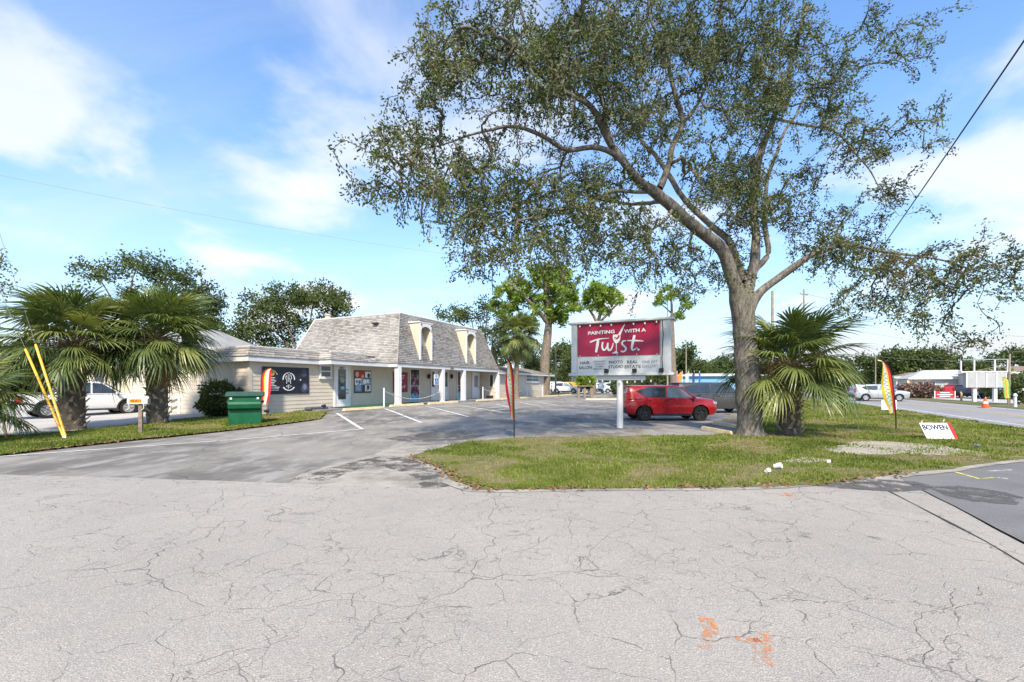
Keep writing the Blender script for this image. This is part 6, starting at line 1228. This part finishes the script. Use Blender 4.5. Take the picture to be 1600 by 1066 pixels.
flag('small distant orange and pale feather flag beyond the main road', G(1424, 621), 2.3, .6, .2, -.1, 4, (m_fo, m_fk, m_fo)); flag('green and yellow feather flag beyond the main road at the right', G(1578, 633), 2.3, .6, .1, -.05, 5, (m_fg, m_fy, m_fo))

# ------------------------------------------------------------------ small signs and litter on the lawn
c = G(1470, 688); o = thing('yard_sign', 'tilted white yard sign with dark capitals and a red edge on the lawn', 'sign', tuple(c), -.05); o.scale = (.86, .86, .9)
Ay = lambda a, b: (a * .92 - .24 * b + .02, .30 * b - .004, b * .95 + .02)
def pl(m, pts, d, mi=0):
    a = [Vector(Ay(*p)) for p in pts]; n = Vector((0, -.9, .42)) * d; m.add([q for q in a] + [q + n for q in a], [(3, 2, 1, 0), (4, 5, 6, 7), (0, 1, 5, 4), (1, 2, 6, 5), (2, 3, 7, 6), (3, 0, 4, 7)], mi)
m = MB(); pl(m, [(-.52, 0), (.56, 0), (.56, .56), (-.52, .56)], .012); board = m.build('panel', m_pwhite, o); m = MB(); pl(m, [(.48, -.02), (.60, -.02), (.60, .57), (.48, .57)], .016); m.build('red_edge', M('sign_red', (.55, .03, .03)), o)
yf = lambda a, b: tuple(Vector(Ay(a, b)) + Vector((0, -.9, .42)) * .022); m = MB(); put_text(m, 'BOWEN', .24, (-.03, .40), yf, width=.90, bold=.006); m.build('lettering', M('navy_print', (.03, .03, .10)), o, fix=False)
m = MB(); m.ribbon([(-.40, .24), (.40, .24)], .010, yf); m.ribbon([(-.38, .15), (.42, .15)], .022, yf); m.build('small_print', m_pale, o, fix=False)
for x in (-.3, .3): MB().tube([Ay(x, .1), (x - .02, .03, -.1)], .008, 5).build('wire_leg', m_metal, o)
c = G(1389, 644); o = thing('blank_sign', 'small blank white board behind the tilted feather flag', 'sign', (c.x, c.y, 0), .1); MB().box(-.5, .5, -.01, .01, .14, .72).build('panel', m_pwhite, o)
for x in (-.3, .3): MB().tube([(x, .02, -.05), (x, .02, .7)], .008, 5).build('wire_leg', m_metal, o)
for px, py, l, mt in ((1438, 664, 'pale yellow marker flag above the yard sign', M('marker_yellow', (.70, .70, .25))), (1472, 662, 'white marker flag above the right part of the yard sign', m_pwhite)):
    c = G(px, py + 4); o = thing('marker_flag', l, 'marker flag', tuple(c), .3, 'survey marker flags'); MB().tube([(0, 0, -.03), (.06, 0, .26)], .004, 4).build('wire', m_metal, o); m = MB(); m.add([(.06, 0, .26), (.045, 0, .17), (.17, .03, .19), (.16, -.02, .29)], [(0, 1, 2, 3)]); m.build('pennant', mt, o, fix=False)
def cup(label, px, py, r, h, rot):
    c = G(px, py); m = MB(); m.lathe([(r * .75, 0), (r, h), (r * .96, h), (r * .72, .01)], 14, cap=False); m.disc((0, 0), r * .73, lambda a, b: (a, b, .006), 14); o = m.build('paper_cup', m_pwhite, None, True); o.location = c + Vector((0, 0, .06)); o.rotation_euler = rot; return tag(o, label, 'cup', 'litter on the lawn')
cup('crumpled white paper cup lying on the lawn, the larger one', 1210, 734, .06, .13, (1.2, .4, .6)); cup('flattened white cup lying left of the larger cup', 1197, 741, .045, .08, (1.5, .2, 2.0)); cup('small white scrap cup on the bare sand', 1292, 726, .05, .06, (1.6, .1, 1.0))
m = MB(); g = random.Random(3); m.add([(g.uniform(-.10, .10), g.uniform(-.08, .08), g.uniform(0, .07)) for _ in range(9)], [(0, 1, 2), (2, 3, 4), (4, 5, 0), (6, 7, 8), (1, 6, 3), (5, 7, 2)]); o = m.build('plastic_wrapper', M('violet_wrapper', (.25, .22, .50)), None, fix=False); o.location = G(1528, 700) + Vector((0, 0, .03)); tag(o, 'small violet wrapper lying on the lawn right of the yard sign', 'wrapper')

# ------------------------------------------------------------------ poles, wires, things across the roads
m_pole = M('utility_pole', (.30, .25, .19), .25, 3, .95, .1, bump=.4); m_cable = M('black_cable', (.015, .015, .016), .1, 5, .6)
def pole(label, px, pyb, d, top, r=.14, arm=True, lean=0.0):
    q = P(px, pyb, d); z = gz(q.x, q.y); o = thing('utility_pole', label, 'utility pole', (q.x, d, z), .5, 'utility poles'); H = CH + (HZ - top) / F * d - z
    MB().tube([(0, 0, -.2), (lean * .5, 0, H / 2), (lean, 0, H)], [r, r * .85, r * .65], 9).build('shaft', m_pole, o, True)
    if arm: MB().box(lean - .9, lean + .9, -.05, .05, H - .75, H - .63).build('crossarm', m_pole, o); [MB().lathe([(.03, 0), (.05, .06), (.03, .14)], 8, (lean + x, 0, H - .63)).build('insulator', m_metal, o) for x in (-.8, 0, .8)]
    return o
pole('tall pole behind the oak trunk on its right', 1207, 625, 42, 455, .16, False); pole('tall pole with fittings above the short palm', 1256, 622, 60, 452, .15); pole('pole between the shop end and the sign', 868, 618, 62, 545, .14, False); pole('pole above the right end of the sign', 1043, 618, 75, 440, .13, False)
pole('grey pole behind the tilted feather flag', 1368, 620, 55, 556, .07, False); pole('left of the paired far poles across the road', 1434, 617, 80, 578, .13, False); pole('right of the paired far poles across the road', 1438, 617, 76, 576, .14, False); pole('short far pole left of the pale shed', 1458, 617, 80, 586, .12, False); pole('far pole with crossarm above the pale shed', 1479, 615, 95, 570, .13); pole('dark slanted pole at the right edge', 1576, 632, 38, 553, .10, False, .25); pole('pole seen behind the car yard flags', 1072, 616, 90, 530, .12, False)
def wire_(label, a, b, sag, r, mt=m_cable, n=24):
    m = MB(); m.tube([a.lerp(b, i / n) - Vector((0, 0, sag * 4 * (i / n) * (1 - i / n))) for i in range(n + 1)], r, 6); return tag(m.build('overhead_cable', mt), label, 'cable', 'overhead cables')
wire_('thick black cable rising to the right across the oak branches', P(1256, 545, 60), P(1640, 5, 9.5), 0.55, .022); wire_('thin pale wire sloping down across the left sky', P(-40, 266, 22), P(760, 404, 45), 0.4, .009, M('pale_wire', (.34, .34, .34)))
for i, (ya, yb) in enumerate(((578, 583), (536, 548), (519, 530), (560, 572))): wire_(('lowest', 'third', 'topmost', 'second lowest')[i] + ' distribution wire at the right above the main road', P(1256, ya - 60 if i else 545, 60), P(1640, yb - 20, 70), .8, .02, m_wire)
for i, (ya, yb) in enumerate(((505, 512), (560, 553))): wire_(('upper', 'lower')[i] + ' wire between the shop end pole and the sign', P(700, ya + 14, 66), P(1043, yb - 12, 75), .5, .018, m_wire)
# bare marquee frame across the road
q = G(1537, 628); o = thing('marquee_sign', 'tall grey empty sign frame on two posts beyond the main road', 'sign', (q.x, q.y, 0), -.25); k = q.y / F
for x in (-.75, .85): MB().box(x - .13, x + .13, -.12, .12, -.1, 1.35).build('post', m_signwhite, o)
MB().box(-1.5, 1.55, -.25, .25, 1.36, 2.75).build('panel', M('marquee_grey', (.38, .38, .375), .06, 2, .6, dirt=.2), o, bevel=.02); MB().box(-1.9, 1.95, -.25, .25, 2.80, 2.92).build('shelf', m_signwhite, o)
for x in (-1.5, -.76, .04, .84, 1.55): MB().box(x - .05, x + .05, -.29, -.252, 1.36, 2.75).build('mullion', m_signwhite, o)
for x in (-1.8, -.75, .85, 1.85): MB().box(x - .05, x + .05, -.05, .05, 2.92, 4.0).build('upright', m_signwhite, o)
MB().box(-1.9, 1.95, -.05, .05, 4.0, 4.08).build('top_rail', m_metal, o)
# orange cone
q = G(1539.5, 637.5); o = thing('traffic_cone', 'orange traffic cone with a white collar at the far edge of the main road', 'cone', tuple(q), 0); mo = M('cone_orange', (.75, .11, .02), .05, 3, .5); MB().box(-.26, .26, -.26, .26, 0, .05).build('base', mo, o, bevel=.01); MB().lathe([(.2, .05), (.15, .30)], 16).build('cone', mo, o); MB().lathe([(.152, .302), (.115, .47)], 16).build('collar', m_pwhite, o); MB().lathe([(.113, .472), (.05, .72)], 16).build('cone', mo, o)
# red board
q = G(1476, 623); o = thing('banner_board', 'low red and white board on the far verge of the main road', 'board', (q.x, q.y, 0), -.15); MB().box(-1.0, 1.0, -.03, .03, .12, .88).build('panel', M('board_red', (.60, .03, .035)), o); m = MB()
for z, w_ in ((.7, .5), (.48, .8), (.28, .55)): m.ribbon([(-w_, z), (w_, z)], .09, lambda a, b: (a, -.033, b))
m.build('print', m_pwhite, o, fix=False); [MB().box(x - .04, x + .04, -.04, .04, 0, .9).build('post', m_pwhite, o) for x in (-1.05, 1.05)]
q = G(1586, 636); o = thing('hydrant_post', 'pale service post on the far verge at the right edge', 'post', tuple(q), 0); MB().lathe([(.12, 0), (.10, .1), (.09, .75), (.13, .8), (.10, .95), (.03, 1.0)], 12).build('shaft', m_fascia, o, True)
q = G(1502, 626.5); m = MB().lathe([(.09, 0), (.09, .75), (.05, .82)], 10); o = m.build('marker_post', M('post_ochre', (.5, .36, .16))); o.location = q; tag(o, 'ochre marker post on the far verge before the black car', 'post')
# far buildings
m_tile = M('brown_roof', (.22, .16, .12), .2, 2, .9); m_shed = M('shed_white', (.44, .44, .42), .06, .6, .7, dirt=.15); m_shed2 = M('shed_tan', (.46, .42, .36), .08, .6, .8, dirt=.15)
def house(name, label, px, d, w, dep, h, rh, rz, wall, roof, wins=4, door=True):
    q = P(px, 610, d); o = thing(name, label, 'building', (q.x, d, gz(q.x, d)), rz); MB().box(-w / 2, w / 2, -dep / 2, dep / 2, -.1, h).build('wall', wall, o)
    MB().hull8([(-w / 2 - .4, -dep / 2 - .5, h), (w / 2 + .4, -dep / 2 - .5, h), (w / 2 + .4, dep / 2 + .5, h), (-w / 2 - .4, dep / 2 + .5, h)], [(-w / 2 + dep * .3, -.15, h + rh), (w / 2 - dep * .3, -.15, h + rh), (w / 2 - dep * .3, .15, h + rh), (-w / 2 + dep * .3, .15, h + rh)]).build('roof', roof, o)
    MB().box(-w / 2 - .41, w / 2 + .41, -dep / 2 - .56, -dep / 2 - .51, h - .12, h + .14).build('fascia', m_signwhite, o)
    for i in range(wins):
        x = -w / 2 + w * (i + .5) / wins; f_ = MB(); f_.box(x - .75, x + .75, -dep / 2 - .06, -dep / 2 - .01, 1.0, 2.2); f_ = f_.build('window', m_signwhite, o); MB().box(x - .65, x + .65, -dep / 2 - .085, -dep / 2 - .065, 1.1, 2.1).build('pane', m_glass, f_)
    if door: x = -w / 2 + w * .5 / wins + w / wins / 2; MB().box(x - .5, x + .5, -dep / 2 - .05, -dep / 2 - .005, 0, 2.1).build('door', m_shed2, o)
    return o
house('shed_building', 'white gabled shed across the main road behind the red board', 1468, 74, 9, 8, 2.6, 1.4, -.5, m_shed, m_shed, 2); house('shop_building', 'long tan building with a brown roof across the main road', 1530, 84, 26, 10, 3.0, 1.0, -.5, m_shed2, m_tile, 6); house('shop_building', 'white fronted building with a brown roof at the right edge', 1640, 62, 16, 9, 3.2, 1.0, -.5, m_shed, m_tile, 4)
house('house', 'low house with a grey hipped roof behind the left palms', 285, 38, 15, 11, 2.8, 2.9, UANG - 1.57, m_cream, M('grey_roof', (.27, .265, .255), .12, 1, .95), 3); house('shed_building', 'blue and white canopy building behind the grey car', 1122, 92, 16, 8, 3.4, .5, -.2, M('canopy_blue', (.16, .36, .55)), m_shed, 3)
for i, (px, mt, l) in enumerate(((1058, m_fr, 'red'), (1066, m_fo, 'orange'), (1076, m_pwhite, 'white'), (1085, M('flag_navy', (.04, .06, .16)), 'navy'), (1093, m_blue, 'blue'))):
    q = P(px, 613, 78); o = thing('pole_flag', l + ' flag on a pole in the car yard above the parked cars', 'flag', (q.x, 78, 0), .3 * i, 'car yard flags'); MB().tube([(0, 0, 0), (0, 0, 4.0)], .04, 6).build('pole', m_post, o); m = MB(); vs = [(-.9 * a, .15 * math.sin(a * 4 + i), 3.9 - b * 1.6 - .5 * a) for a in np.linspace(0, 1, 6) for b in (0, 1)]; m.add(vs, [(2 * j, 2 * j + 1, 2 * j + 3, 2 * j + 2) for j in range(5)]); m.build('cloth', mt, o, True, fix=False)
# wooden stand under the bright bush, white rail by the driveway
q = G(915, 621); o = thing('planter_stand', 'weathered wooden stand with pale legs left of the pine trunk', 'stand', tuple(q), 0); [MB().box(x - .12, x + .12, -.12, .12, 0, 1.15).build('leg', m_tan, o) for x in (-.75, -.1, .6)]; MB().box(-.9, .8, -.3, .3, 1.15, 1.25).build('top', m_tan, o)
a, b = G(262, 646), G(318, 646); o = thing('white_rail', 'low white rail fence beyond the driveway behind the second palm', 'fence', tuple(a), math.atan2(b.y - a.y, b.x - a.x)); Lr = (b - a).length
for i in range(4): MB().box(Lr * i / 3 - .05, Lr * i / 3 + .05, -.05, .05, 0, .95).build('post', m_post, o)
for z in (.42, .8): MB().box(.05, Lr - .05, -.02, .02, z, z + .10).build('rail', m_post, o)
